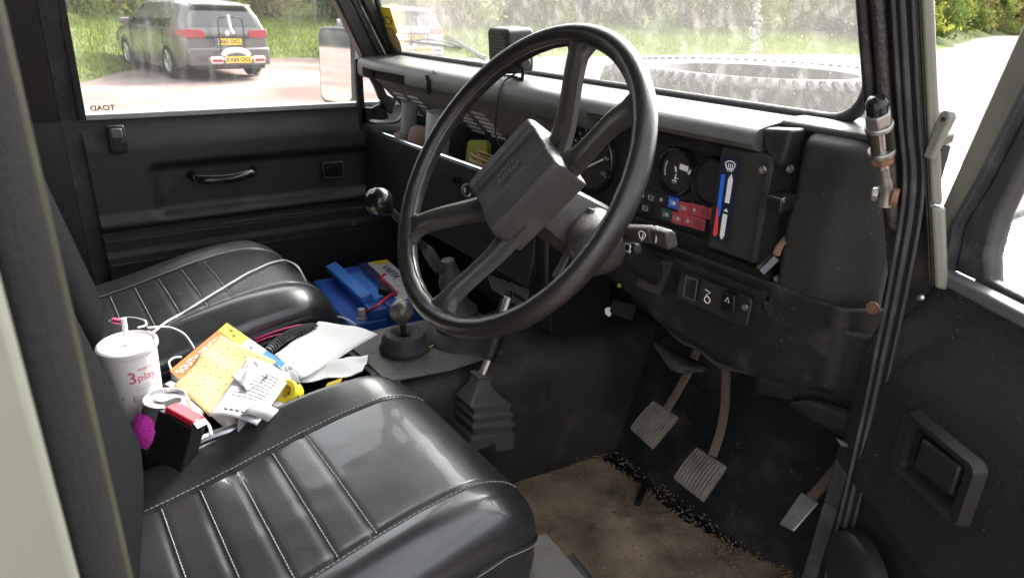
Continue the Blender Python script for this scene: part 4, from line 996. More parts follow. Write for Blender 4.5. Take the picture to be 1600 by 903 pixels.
def cone_mark(px_, py_, z, r, m, label):
    b = MB().lathe([(r, 0), (r*.9, .002), (0, .0025)], pz(px_, py_, z), (0, -.5, .8), 12, cap=False); return tag(b.build('coin', m, None), label, 'disc')
o = cone_mark(1278, 752, .70, .006, 'label_white', 'small pale round disc on the toe board near the accelerator')
# ================================================================== pedals
def pedal(label, bl_, br__, tr_, tl_, ribs, arm, m='pedal_rubber', th=.012, plain=False):
    c0_ = (bl_+br__+tr_+tl_)/4; root = thing('foot_pedal', c0_, label, 'pedal', 'driver pedals')
    n_ = (br__-bl_).cross(tl_-bl_).normalized()
    if n_.dot(CAM-c0_) < 0: n_ = -n_
    b = MB()
    def S(u, v): return bl_.lerp(br__, u).lerp(tl_.lerp(tr_, u), v)+n_*(.004*math.sin(v*math.pi))
    q = [S(0, 0), S(1, 0), S(1, 1), S(0, 1)]
    b.sheet(q, th, n_); pd_ = b.build('pad', m, root, bevel=.003, seg=3)
    for i in range(ribs):
        u = (i+.7)/(ribs+.4)
        b = MB().tube([S(u, .05)+n_*.0008, S(u, .35)+n_*.0014, S(u, .65)+n_*.0014, S(u, .95)+n_*.0008], .0021, 6); b.build('rib', m, pd_)
    b = MB().tube(smooth_path(arm, 5), .0085, 8, flat=.55); b.build('pedal_arm', 'pedal_arm', root)
    return root
pedal('clutch pedal, leftmost, square ribbed rubber pad', py(983, 668, .45), py(1018, 700, .45), py(1060, 650, .50), py(1020, 625, .50), 10,
      [py(1040, 642, .497), py(1058, 612, .53), py(1076, 580, .56), py(1090, 545, .585)])
pedal('brake pedal, middle one, square ribbed rubber pad', py(1050, 745, .45), py(1097, 782, .45), py(1135, 727, .50), py(1088, 697, .50), 10,
      [py(1113, 712, .50), py(1127, 668, .53), py(1133, 625, .56), py(1134, 575, .585)])
pedal('accelerator pedal, rightmost, narrow worn bare metal pad', py(1217, 818, .47), py(1240, 830, .47), py(1280, 785, .51), py(1252, 768, .51), 0,
      [py(1266, 778, .51), py(1290, 752, .53), py(1318, 715, .56), py(1328, 690, .57)], 'zinc', .004)
# ================================================================== things on the dash
spk = thing('radio_speaker', (-.10, .44, 1.376), 'boxy dark grey extension speaker on top of the dashboard', 'speaker')
MS = mtx((-.082, .446, 1.4285), rotz(R(-7)) @ eul(R(4), 0, 0))
b = MB(MS).prism(rrect(.042, .040, .012), -.030, .024, Matrix(((1, 0, 0, 0), (0, 0, 1, 0), (0, 1, 0, 0), (0, 0, 0, 1)))); 
b.v = [v for v in b.v]; b.build('speaker_case', 'dash', spk, bevel=.005, seg=3)
for i in range(11):
    b = MB(MS).box((-.0, -.0305, -.030+i*.006), (.066-.02*(i > 9), .0026, .0026)); b.build('grille_slot', 'black', spk)
MB_ = lambda *p: MS @ Vector(p)
b = MB().tube(smooth_path([MB_(-.046, -.004, -.01), MB_(-.046, -.004, -.048), MB_(0, .004, -.052), MB_(.046, -.004, -.048), MB_(.046, -.004, -.01)], 4), .005, 6, flat=.5); b.build('mount_bracket', 'black', spk)
b = MB().lathe([(.010, 0), (.012, .004), (.012, .012), (.009, .015), (0, .015)], MB_(.046, -.004, -.02), tuple(MS.to_3x3() @ Vector((1, 0, 0))), 14, cap=False); b.build('thumb_screw', 'black', spk)
b = MB().tube(smooth_path([MB_(.01, .02, -.035), (-.05, .405, 1.372), (-.045, .392, 1.34), (-.06, .40, 1.27), (-.02, .41, 1.23), (.03, .43, 1.21)], 8), .0017, 6)
tag(b.build('speaker_cable', 'black', None), 'thin black cable hanging from the dash speaker over the rail', 'cable')
# on the parcel shelf
def top_of(px_, py_, y): return py(px_, py_, y)
tor = thing('torch', (-.578, .475, 1.161), 'dark grey torch standing on its wide brown head at the shelf end', 'torch')
base = Vector((-.575, .475, 1.162)); up_ = Vector((.12, .0, 1)).normalized()
b = MB().lathe([(.046, 0), (.048, .012), (.044, .022), (.034, .03), (.028, .035)], base, up_, 24); b.build('torch_head', 'brown', tor)
b = MB().lathe([(.021, .035), (.0205, .105), (.019, .112), (0, .112)], base, up_, 20, cap=False); b.build('torch_body', 'grey_tube', tor)
b = MB().lathe([(.030, 0), (.030, .105), (.028, .11), (.012, .111), (0, .109)], Vector((-.405, .462, 1.163)), (.16, .0, 1), 24); tag(b.build('grey_canister', 'grey_plastic', None), 'pale grey cylindrical canister leaning on the parcel shelf', 'canister')
b = MB().lathe([(.026, -.012), (.032, -.009), (.034, 0), (.032, .009), (.026, .012)], Vector((-.463, .452, 1.197)), (.5, -1, .2), 26, sq=3); tag(b.build('brown_case', 'brown', None), 'rounded reddish brown case beside the grey canister', 'case')
b = MB().box(py(687, 222, .435), (.018, .01, .025), eul(.2, .3, .2)); tag(b.build('belt_clip', 'tape_mat', None), 'small dark clip in front of the grey canister', 'clip')
b = MB().prism(rrect(.030, .030, .012), -.008, .008, mtx(Vector((-.262, .49, 1.195)), frame((.3, -1, .3), (1, 0, .2)))); yp = b.build('yellow_packet', 'leaf_y', None, bevel=.003); tag(yp, 'dull yellow packet standing at the back of the parcel shelf', 'packet')
b = MB()
for i in range(7):
    P = []; ph = random.random()*6
    for t in range(26):
        a = t/25*5.5+ph; r = .030+.012*math.sin(i*2+t*.2); P.append(Vector((-.185+1.3*r*math.cos(a), .462+.55*r*math.sin(a), 1.172+.004*i+.012*abs(math.sin(a*.5)))))
    b.tube(P, .003, 5)
tag(b.build('cord_bundle', 'yellow_paper', None), 'untidy bundle of pale cord on the parcel shelf', 'cord')
b = MB().box((-.15, .46, 1.175), (.05, .05, .024), eul(.2, .2, .5)); tag(b.build('brown_wallet', 'brown', None, bevel=.006), 'small brown pouch beside the cord bundle on the shelf', 'pouch')
# ================================================================== threaded rod fixture on the driver's windscreen post
rod = thing('post_clamp', pxx(1382, 322, .716), 'zinc threaded rod with nuts and black cap on the windscreen post', 'clamp')
RP = [pxx(x, y, .716) for x, y in ((1369, 155), (1371, 178), (1373, 193), (1378, 240), (1380, 262), (1384, 300), (1381, 322))]
ad = (RP[0]-RP[4]).normalized(); Lr = lambda p: (p-RP[4]).dot(ad)
def cylp(a, c_, r, name, m, n=16, r2=None, hexa=False):
    b = MB().tube([a, c_], [r, r2 or r], 6 if hexa else n); return b.build(name, m, rod, bevel=.0012)
cylp(RP[1], RP[0]+ad*-.004, .0095, 'cap', 'black_gloss'); b = MB().lathe([(.0095, 0), (.0075, .004), (0, .006)], RP[0]-ad*.004, ad, 16, cap=False); b.build('cap_top', 'black_gloss', rod)
cylp(RP[2], RP[1]+ad*.002, .0120, 'nut', 'zinc', hexa=True); cylp(RP[2]-ad*.006, RP[2]-ad*.0005, .0126, 'washer', 'zinc')
b = MB(); F6 = frame(ad)
for k in range(3):
    a = k*2.1+.4; b.tube([RP[2]-ad*.006+F6@Vector((.008*math.cos(a), .008*math.sin(a), 0)), RP[3]+F6@Vector((.008*math.cos(a), .008*math.sin(a), 0))], .0042, 8)
b.build('cage_bar', 'rubber_green', rod)
P = [RP[2].lerp(RP[4], t/40) for t in range(41)]
b = MB().tube(P, [.0066 if i % 2 else .0056 for i in range(41)], 10); b.build('threaded_rod', 'steel', rod, smooth=80)
cylp(RP[3]-ad*.001, RP[3]+ad*.005, .0122, 'washer', 'zinc'); cylp(RP[3]-ad*.010, RP[3]-ad*.0015, .0108, 'nut', 'rust', hexa=True)
b = MB().tube(smooth_path([RP[4], RP[4]-ad*.012, RP[5], RP[6]], 4), [.0060]*5+[.0074]*8, 10, flat=.75); b.build('rod_end', 'zinc', rod)
for s, m_, r_ in ((-1, 'zinc', .0075), (1, 'rust', .009)):
    c_ = RP[5]+U*(.0090*s)+Vector((0, 0, -.004)); b = MB().lathe([(r_, -.003), (r_, .003)], c_, tuple(U), 6 if s < 0 else 16); b.build('bolt', m_, rod, bevel=.001)
# ================================================================== screen stickers
def screen_M(px_, py_, off=-.006):
    n = Vector((0, 1, .33)).normalized(); p = spx(px_, py_, off); return mtx(p, frame(-n, (1, 0, 0)))
Ms = screen_M(604, 32)
stk = thing('permit_sticker', Ms.translation, 'yellow lettered permit sticker on the lower left of the windscreen', 'sticker')
b = MB().prism(rrect(.042, .032, .004), 0, .0008, Ms); b.build('sticker_sheet', 'yellow', stk)
text('RCV', .030, Ms @ Matrix.Translation((.006, -.002, .0014)), 'print', stk, ext=.0003)
Ms2 = screen_M(615, 67)
tx = thing('tax_disc', Ms2.translation, 'round tan paper disc below the yellow sticker on the windscreen', 'disc')
b = MB().lathe([(.037, 0), (.037, .001)], Ms2.translation, tuple(Ms2.to_3x3().col[2]), 30); b.build('disc_sheet', 'yellow_paper', tx)
b = MB().lathe([(.039, .0008), (.0392, .002), (.037, .002)], Ms2.translation, tuple(Ms2.to_3x3().col[2]), 30, cap=False); b.build('disc_holder', 'brown', tx)

# ================================================================== dust specks on the black trim
b = MB(); rs_ = random.Random(5)
for i in range(150):
    p = MD @ Vector(dcard(rs_.random()**2*.28, rs_.uniform(.6, 1))); e = rs_.uniform(.0002, .0007); b.box(p-do_*.0004, (e*2, e, e*1.6), eul(rs_.random(), rs_.random(), rs_.random()*3))
for i in range(140):
    p = Vector(epan(rs_.random(), rs_.random()*.8)) if i % 2 else Vector(knee(rs_.uniform(.5, 1), rs_.random())); e = rs_.uniform(.0002, .0006); b.box(p-Vector((0, .0006, 0)), (e*1.5, e, e*2), eul(0, rs_.random()*3, 0))
stuff(b.build('dust_specks', 'pedal_rubber', None))['label'] = 'pale dust specks on the black dash end and driver door trim'

# dried smear and spots on the outside of the glass
b = MB(); rs_ = random.Random(9)
for i in range(230):
    y = rs_.uniform(-6, 90); x = 1180+2.5*math.sin(y*.05)+rs_.gauss(0, 2.2+.03*y) if i < 170 else rs_.uniform(1000, 1340); y = y if i < 170 else rs_.uniform(10, 150)
    p = spx(x, y, .002); e = rs_.uniform(.0004, .0015) if i < 170 else rs_.uniform(.0003, .0008); b.sheet([p+Vector((-e, 0, -e*1.5)), p+Vector((e, 0, -e)), p+Vector((e*.6, 0, e*2)), p+Vector((-e, 0, e))], .0003, (0, -1, 0))
stuff(b.build('glass_smear', 'smear', veh))
# ================================================================== clutter between the seats
TB = .862                                               # top of the tray / pile
def facing(a, b_, c_): return None
# paper cup
CS = .86; cupc = Vector((.062, -.283, .932)); 
cup = thing('paper_cup', cupc, 'tall white paper cup with pink print, lid and straw', 'cup')
ax = Vector((.03, -.03, 1)).normalized()
b = MB().lathe([(.031*CS, 0), (.0345*CS, .03), (.0405*CS, .118), (.0415*CS, .126)], cupc, ax, 40); cbody = b.build('cup_wall', 'cup', cup)
b = MB().lathe([(.0425*CS, .122), (.0445*CS, .1245), (.0445*CS, .130), (.041*CS, .132), (.038*CS, .1285), (0, .1275)], cupc, ax, 40, cap=False); b.build('lid', 'white', cup)
tp_ = cupc+ax*.129
b = MB().tube([tp_+Vector((.0, .0, 0)), tp_+Vector((-.004, .002, .036))], .0035, 8); b.build('straw', 'white', cup)
b = MB().tube([tp_+Vector((-.004, .002, .030)), tp_+Vector((-.028, -.008, .026))], .0042, 8); b.build('straw_end', 'cup_pink', cup)
def cup_print(s, size, ang, h, m):
    me = text_mesh(s, size*CS, ext=.0002); Fc = frame(ax, (1, 0, 0)); r0 = .0315+.0085*h/.12
    vw = (CAM-cupc); base_a = math.atan2(vw.dot(Fc.col[1]), vw.dot(Fc.col[0]))
    for v in me.vertices:
        rr = CS*(.0308+.0105*(h+v.co.y)/.125)+.0006; a = base_a+ang+v.co.x/rr
        v.co = cupc+Fc@Vector((rr*math.cos(a), rr*math.sin(a), h+v.co.y))
    me.materials.clear(); put('print', me, m, cbody)
cup_print('3', .030, -.10, .092, 'cup_pink'); cup_print('play', .019, .46, .091, 'cup_pink'); cup_print('ways to', .008, .46, .104, 'cup_pink')
cup_print('_______', .0095, .30, .082, 'print_grey'); cup_print('_______', .0095, .30, .077, 'print_grey'); cup_print('(===)', .016, .26, .060, 'cup_pink'); cup_print('!', .02, -.66, .056, 'cup_pink')
# drinks can
canc = pz(250, 622, 1.0)-Vector((0, 0, .115)); can = thing('drinks_can', canc, 'open silver drinks can standing in front of the paper cup', 'can')
ca = Vector((.02, .05, 1)).normalized()
b = MB().lathe([(.026, 0), (.031, .008), (.0325, .015), (.0325, .098), (.030, .107), (.0268, .1135), (.0272, .1155), (.0258, .1155), (.0250, .110), (0, .1095)], canc, ca, 40, cap=False); b.build('can_body', 'aluminium', can)
tcan = canc+ca*.1102; Fc = frame(ca, (.7, .6, 0))
b = MB().prism([(.009*math.cos(k*R(24))+.012, .013*math.sin(k*R(24))) for k in range(15)], 0, .0012, mtx(tcan, Fc)); b.build('mouth_opening', 'black', can)
b = MB().prism(rrect(.009, .006, .004), .001, .0024, mtx(tcan+Fc@Vector((-.007, 0, 0)), Fc)); b.build('ring_pull', 'steel', can)
# guide book under the yellow envelope
def quad_frame(A_, B_, D_):
    x = (B_-A_); y = (D_-A_); n = x.cross(y).normalized(); return x, y, n
zb = .955
bA, bB, bD = pz(266, 580, zb), pz(355, 506, zb), pz(352, 652, zb-.01)      # left, top, and far-right directions
bookx = (bB-bA); booky = pz(445, 568, zb)-bB
book = thing('guide_book', bA, 'orange-edged guide book with white title and coloured top corner', 'book')
nb = bookx.cross(booky).normalized(); nb = nb if nb.z > 0 else -nb
def bq(u, v, h=0): return bA+bookx*u+booky*v+nb*h
b = MB().sheet([bq(0, 0), bq(1, 0), bq(1, 1), bq(0, 1)], .016, nb); b.build('pages', 'paper', book)
def patch(u0, u1, v0, v1, m, name, h=.0008):
    b = MB().sheet([bq(u0, v0, h), bq(u1, v0, h), bq(u1, v1, h), bq(u0, v1, h)], .0007, nb); return b.build(name, m, book)
patch(0, .84, -.01, .34, 'orange', 'cover'); patch(.84, 1.005, -.01, .40, 'yellow', 'cover_corner'); patch(.80, 1.005, .401, .70, 'pale_pink', 'cover_logo'); patch(.78, 1.005, .701, 1.0, 'blue', 'cover_corner')
patch(0, .84, .341, .40, 'pale_pink', 'cover')
Mbk = mtx(bq(.40, .10, .0016), Matrix((bookx.normalized(), nb.cross(bookx).normalized(), nb)).transposed())
# title reads along the long edge
text('SOUTH DEVON', .0175, Mbk, 'print_white', book, space=1.05)
for (u, v, s, t) in ((.945, .13, 'OK', .011), (.90, .22, '20', .011)): text(s, t, mtx(bq(u, v, .0016), Matrix((booky.normalized(), -bookx.normalized(), nb)).transposed()), 'print', book)
text('8', .014, mtx(bq(.90, .53, .0016), Matrix((booky.normalized(), -bookx.normalized(), nb)).transposed()), 'tell_blue', book)
text('LE', .011, mtx(bq(.90, .82, .0016), Matrix((booky.normalized(), -bookx.normalized(), nb)).transposed()), 'print_white', book)
# yellow envelope
ze = .962
E0 = [pz(272, 606, ze), pz(345, 526, ze), pz(432, 568, ze), pz(328, 652, ze)]
ev = thing('padded_envelope', E0[0], 'yellow dotted paper bag lying over the guide book', 'paper bag')
def ef(u, v):
    p = E0[0].lerp(E0[1], u).lerp(E0[3].lerp(E0[2], u), v); return p+Vector((0, 0, .004+.004*math.sin(u*5+v*2)*math.sin(v*3.1)+.010*sstep(.35, .55, u)*sstep(.75, .55, u)*.6))
b = MB().grid(20, 16, ef); b.build('bag_sheet', 'yellow_paper', ev, solid=.003)
b = MB()
for i in range(9):
    for j in range(6):
        u, v = .06+i*.11+(j % 2)*.04, .08+j*.165
        if u > .97: continue
        p = ef(u, v); b.box(Vector(p)+Vector((0, 0, .0006)), (.0036, .0013, .0005), rotz(1.2))
b.build('printed_dots', 'grey_tube', ev)
# open spiral notebook
N0 = [pz(326, 648, .972), pz(388, 566, .975), pz(455, 590, .972), pz(402, 664, .968)]
nbk = thing('spiral_notebook', N0[0], 'white spiral-bound leaflet with printed lines, curling on the pile', 'notebook')
def nf(u, v): p = N0[0].lerp(N0[1], u).lerp(N0[3].lerp(N0[2], u), v); return p+Vector((0, 0, .006*math.sin(v*3)+.010*u*u*(1-v)))
b = MB().grid(14, 14, nf); b.build('sheet', 'paper_note', nbk, solid=.002)
b = MB()
for i in range(9):
    u0_ = .34+.06*i; x = .2
    while x < .82:
        L = random.uniform(.04, .12); p, q = Vector(nf(u0_, x)), Vector(nf(u0_, min(.85, x+L))); b.tube([p+Vector((0, 0, .0006)), q+Vector((0, 0, .0006))], .0005, 4); x += L+.02
stuff(b.build('printed_lines', 'print_grey', nbk))
for i in range(6):
    p = Vector(nf(.10, .28+.12*i)); b = MB().box(p+Vector((0, 0, .0008)), (.006, .002, .0008), rotz(.5)); b.build('binding_hole', 'print', nbk)
# crumpled second sheet
Q0 = [pz(362, 585, .985), pz(398, 560, .99), pz(420, 585, .985), pz(385, 612, .98)]
b = MB().grid(10, 10, lambda u, v: Q0[0].lerp(Q0[1], u).lerp(Q0[3].lerp(Q0[2], u), v)+Vector((0, 0, .012*noise.noise(Vector((u*3, v*3, 1)))))); tag(b.build('crumpled_tissue', 'paper_grey', None, solid=.001), 'crumpled pale tissue tucked behind the notebook', 'tissue')
# white envelopes stacked towards the tunnel
def sheet_obj(name, P, z, m, label, cat, wob=.004, seed=0, th=.0015, group=None):
    Q = [pz(x, y, z) for x, y in P]
    def f(u, v):
        p = Q[0].lerp(Q[1], u).lerp(Q[3].lerp(Q[2], u), v); return p+Vector((0, 0, wob*noise.noise(Vector((u*2.2+seed, v*2.2, seed)))*2))
    b = MB().grid(14, 14, f); return tag(b.build(name, m, None, solid=th), label, cat)
sheet_obj('envelope', [(418, 560), (498, 503), (590, 520), (470, 590)], .935, 'paper', 'topmost bright white envelope beside the coiled cable', 'envelope', .006, 1)
sheet_obj('envelope', [(452, 598), (500, 562), (575, 558), (566, 582)], .925, 'paper', 'white folded letter under the bright envelope, nearer the driver seat', 'envelope', .009, 3)
sheet_obj('plastic_wrapper', [(418, 570), (440, 562), (470, 596), (440, 610)], .945, 'paper_grey', 'crumpled grey clear wrapper between notebook and envelopes', 'wrapper', .016, 5)
b = MB().box(pz(420, 560, .93), (.03, .012, .012), rotz(.7)); tag(b.build('black_connector', 'black', None), 'small black plug by the blue corner of the guide book', 'plug')
# yellow tape measure
tpc = pz(452, 614, .955)
tpm = thing('yellow_tape_roll', tpc, 'bright yellow tape roll with black marks beside the driver seat', 'tape')
Ft = frame((.35, -.55, .6), (1, .4, 0))
b = MB().lathe([(.017, -.012), (.0185, -.010), (.0185, .010), (.017, .012), (.010, .012), (.010, -.012), (.017, -.012)], tpc, tuple(Ft.col[2]), 24, cap=False); b.build('roll', 'yellow', tpm)
for k in range(5):
    a = k*1.2; b = MB().box(tpc+Ft@Vector((.0186*math.cos(a), .0186*math.sin(a), .002)), (.004, .004, .004), Ft); b.build('print_mark', 'print', tpm)
b = MB().sheet([pz(512, 598, .93), pz(535, 590, .93), pz(530, 600, .925), pz(508, 605, .925)], .002, (0, 0, 1)); tag(b.build('yellow_label', 'yellow', None), 'small yellow label poking out beside the driver seat front', 'label')
# grey strap loop
gs = [pz(388, 655, .955), pz(390, 634, .975), pz(402, 627, .985), pz(420, 632, .978), pz(436, 640, .965)]
b = MB(); P = smooth_path(gs, 6); vv = Vector((.02, -.02, .004)); k = len(P)
b.add([p for p in P]+[p+Vector((.016, -.02, -.004)) for p in P], [(i, i+1, k+i+1, k+i) for i in range(k-1)]); tag(b.build('duct_tape_strip', 'grey_plastic', None, solid=.0025), 'curled grey tape strip between notebook and yellow roll', 'tape')
b = MB().box(pz(450, 634, .945), (.05, .035, .012), rotz(.6)); tag(b.build('grey_card', 'grey_plastic', None, bevel=.003), 'grey plastic card lying under the yellow tape roll', 'card')
# black box with red end
bx0 = pz(278, 672, .975)
pk_ = thing('cigarette_packet', bx0, 'black upright packet with shiny red top flap', 'packet')
Fp = eul(R(-12), R(16), R(35)); pm = mtx(pz(272, 700, .945), Fp)
b = MB(pm).box((0, 0, 0), (.056, .026, .098)); b.build('box', 'black', pk_, bevel=.002)
b = MB(pm).box((.002, 0, .0535), (.046, .022, .0085)); b.build('flap', 'red_gloss', pk_, bevel=.002)
b = MB(pm).box((.0275, -.002, .052), (.008, .018, .006), eul(0, .5, 0)); b.build('foil', 'steel', pk_)
# pink cloth, lighter, pen bits
b = MB().lathe([(.004, -.03), (.018, -.022), (.024, -.005), (.021, .014), (.010, .026), (.002, .029)], pz(236, 668, .965), (.2, .2, 1), 18); o = b.build('pink_glove', 'pink', None)
for v in o.data.vertices: v.co += Vector((noise.noise(v.co*40), noise.noise(v.co*40+Vector((3, 0, 0))), noise.noise(v.co*30)))*.004
tag(o, 'fluffy magenta cloth squeezed beside the driver backrest', 'cloth')
for i, (x, y) in enumerate(((240, 720), (262, 728))):
    b = MB().box(pz(x, y, .90), (.014, .006, .003), rotz(.6+i)).box(pz(x+3, y+4, .90), (.004, .014, .003), rotz(.2)); tag(b.build('pink_tag', 'pink', None), ('small magenta scrap lowest in the gap by the backrest', 'magenta scrap right of the other scrap in the dark gap')[i], 'scrap')
la, lb = pz(298, 640, .965), pz(318, 662, .962)
lt_ = thing('white_adaptor', la, 'off-white plug adaptor with thin lead beside the red-topped packet', 'adaptor')
b = MB().tube([pz(292, 630, .970), pz(312, 648, .966)], .0062, 8); b.build('plug_body', 'cable_white', lt_)
b = MB().tube(smooth_path([pz(312, 648, .966), pz(326, 664, .964), pz(330, 680, .96)], 5), .0022, 6); b.build('lead', 'cable_white', lt_)
b = MB().box(pz(268, 605, .945), (.02, .014, .012), rotz(.4)); tag(b.build('silver_clip', 'aluminium', None, bevel=.002), 'small silver clip wedged between cup and yellow bag', 'clip')
hb2 = [pz(308, 690, .94), pz(330, 680, .945), pz(360, 670, .948), pz(385, 664, .945)]
b = MB().tube(smooth_path(hb2, 5), .0075, 8, flat=.7); tag(b.build('seat_belt_stalk', 'alloy', None), 'grey metal bar edge between packet and driver seat', 'bar')
b = MB().grid(8, 5, lambda u, v: pz(232+u*32, 778-u*10+v*16, .87)+Vector((0, 0, .006*math.sin(u*4+v)))); tag(b.build('dry_leaf', 'leaf_y', None, solid=.0006), 'yellow-green dry leaf at the back edge of the driver seat', 'leaf')
# junk below: a dark pouch fills the tray bottom so the pile rests on it
b = MB().grid(20, 20, lambda u, v: (lerp(-.145, .150, u), lerp(-.40, .05, v), .872+.04*math.sin(u*3.1)*math.sin(v*3.1)+.012*noise.noise(Vector((u*4, v*6, 3))))); tag(b.build('dark_jacket', 'fabric', None, solid=.01), 'crumpled dark cloth under the pile between the seats', 'jacket')
# coiled microphone cable
c0_, c1_ = pz(416, 552, .935), pz(492, 512, .93); P = []; ax3 = (c1_-c0_).normalized(); F4 = frame(ax3)
for i in range(22*10+1):
    t = i/220; a = i/10*2*math.pi; s_ = Vector((0, 0, .012*math.sin(t*3.1))); P.append(c0_.lerp(c1_, t)+s_+F4@Vector((.0078*math.cos(a), .0078*math.sin(a), 0)))
b = MB().tube(P, .0021, 5); tag(b.build('coiled_cable', 'coil_black', None), 'dark grey coiled microphone cable behind the white envelope', 'cable')
b = MB().tube(smooth_path([pz(398, 530, .925), pz(430, 518, .94), pz(470, 508, .945), pz(492, 512, .935), pz(488, 528, .925)], 8), .0017, 6); tag(b.build('magenta_wire', 'magenta_wire', None), 'magenta wire looping above the coiled cable', 'wire')
b = MB().tube(smooth_path([pz(396, 536, .92), pz(430, 524, .93), pz(462, 520, .93), pz(480, 520, .93)], 8), .0015, 6); tag(b.build('magenta_wire', 'magenta_wire', None), 'second magenta wire lying just below the looping one', 'wire')
# white charging cables
def on_seat(x, y, z): return pz(x, y, z)
zs = .955
W1 = [pz(236, 522, .985)]
tops = root_top[s_p.name]
for (x, y) in ((260, 503), (280, 492), (300, 480), (322, 466), (345, 452), (365, 440), (385, 428), (402, 420), (420, 412), (435, 408), (447, 407)):
    zz = .96
    for _ in range(12):
        p = pz(x, y, zz); zz = max(.90, tops(min(max(p.x, -.595), -.175), p.y))+.003
    W1.append(pz(x, y, zz))
W1 += [pz(464, 416, .985), pz(476, 436, .965), pz(488, 465, .915), pz(510, 488, .885), pz(540, 498, .865), pz(556, 508, .862)]
b = MB().tube(smooth_path(W1, 6), .0019, 6); tag(b.build('white_cable', 'cable_white', None), 'long white cable running over the passenger seat to the battery', 'cable')
W2 = [pz(170, 502, .955), pz(200, 496, .97), pz(224, 500, .98), pz(228, 508, .985), pz(215, 512, .99)]
b = MB().tube(smooth_path(W2, 8), .0016, 6); tag(b.build('white_cable', 'cable_white', None), 'short white cable loop behind the cup straw', 'cable')
W3 = [pz(230, 512, .985), pz(262, 511, .975), pz(285, 520, .965), pz(298, 535, .95), pz(303, 545, .94)]
b = MB().tube(smooth_path(W3, 8), .0017, 6); tag(b.build('white_cable', 'cable_white', None), 'white cable arching from cup to the guide book', 'cable')
W4 = [pz(268, 578, .95), pz(264, 566, .955), pz(272, 559, .957), pz(284, 558, .955)]
b = MB().tube(smooth_path(W4, 8), .0017, 6); tag(b.build('white_cable', 'cable_white', None), 'small white cable curl at the lower corner of the guide book', 'cable')
# ================================================================== battery in the passenger footwell
BT = .838
bat = thing('car_battery', (-.42, .24, .64), 'blue car battery with white label and raised carry handle', 'battery')
b0, b1, b2_, b3 = pz(488, 436, BT), pz(545, 506, BT), pz(665, 492, BT), pz(556, 412, BT)
xd = (b1-b0); L_ = xd.length; xd = xd.normalized(); yd = Vector((0, 0, 1)).cross(xd)
if yd.dot(b2_-b1) < 0: yd = -yd
yd = yd.normalized(); xd3 = xd
Mb = Matrix((xd3, Vector((0, 0, 1)).cross(xd3), Vector((0, 0, 1)))).transposed().to_4x4(); Mb.translation = b0
LB = L_; WB = .185
b = MB(Mb).box((LB/2, WB/2, -.098), (LB, WB, .19)); b.build('case', 'batt_blue', bat, bevel=.006)
b = MB(Mb).box((LB*.52, WB*.62, .010), (LB*.97, WB*.70, .026)); b.build('lid', 'batt_blue', bat, bevel=.004)
b = MB(Mb).box((LB*.44, WB*.30, .030), (LB*.80, .030, .022), eul(R(18), 0, R(3))); b.build('carry_handle', 'batt_blue_light', bat, bevel=.004)
b = MB(Mb).box((LB*.52, WB*.50, .024), (LB*.62, .030, .006), eul(R(8), 0, 0)); b.build('carry_handle', 'batt_blue_light', bat, bevel=.003)
b = MB(Mb).box((LB*.44, WB*.70, .0255), (LB*.80, .022, .006)); b.build('cell_strip', 'batt_navy', bat, bevel=.001)
b = MB(Mb).box((LB*.36, WB*.92, .0260), (LB*.60, .055, .0065)); lb_ = b.build('top_label', 'label_white', bat)
b = MB(Mb).box((LB*.80, WB*.90, .0260), (LB*.25, .065, .0066)); b.build('warning_label', 'label_white', bat)
b = MB(Mb).box((LB*.76, WB*.74, .0302), (LB*.14, .006, .0010)); b.build('label_bar', 'red', bat)
text('VARTA', .030, Mb @ Matrix.Translation((LB*.36, WB*.93, .0300)), 'batt_navy', bat, sx=1.0)
b = MB(Mb).box((LB*.10, WB*.95, .0298), (LB*.08, .04, .0008)); b.build('label_logo', 'yellow', bat)
for (u, v) in ((.93, .20), ):
    b = MB(Mb).lathe([(.012, -.004), (.0125, -.002), (.0095, 0), (.009, .018), (.008, .020), (0, .020)], (LB*u, WB*v, .001), (0, 0, 1), 20, cap=False); b.build('terminal', 'grey_plastic', bat)
b = MB(Mb).box((LB*.97, WB*.62, .014), (.045, .05, .036)); b.build('terminal_cover', 'batt_blue', bat, bevel=.003)
b = MB(Mb).box((LB*.95, WB*.70, .0335), (.024, .022, .0015)); b.build('terminal_label', 'label_white', bat)
tz = Mb @ Vector((LB*.93, WB*.20, .014))
rw = smooth_path([tz+Vector((.004, .01, 0)), pz(590, 478, BT+.05), pz(607, 463, BT+.055), pz(616, 460, BT+.05)], 6)
b = MB().tube(rw, .0032, 7); tag(b.build('red_wire', 'red_wire', None), 'red wire from the grey battery terminal to the black connector', 'wire')
rw = smooth_path([pz(608, 447, BT+.04), pz(600, 440, BT+.055), pz(597, 432, BT+.06), pz(602, 428, BT+.06)], 6)
b = MB().tube(rw, .0032, 7); tag(b.build('red_wire', 'red_wire', None), 'short red wire stub curling above the black connector', 'wire')
b = MB().box(pz(601, 455, BT+.045), (.026, .018, .016), rotz(.4)); tag(b.build('wire_connector', 'black', None, bevel=.002), 'black connector block joining the red wires on the battery', 'connector')
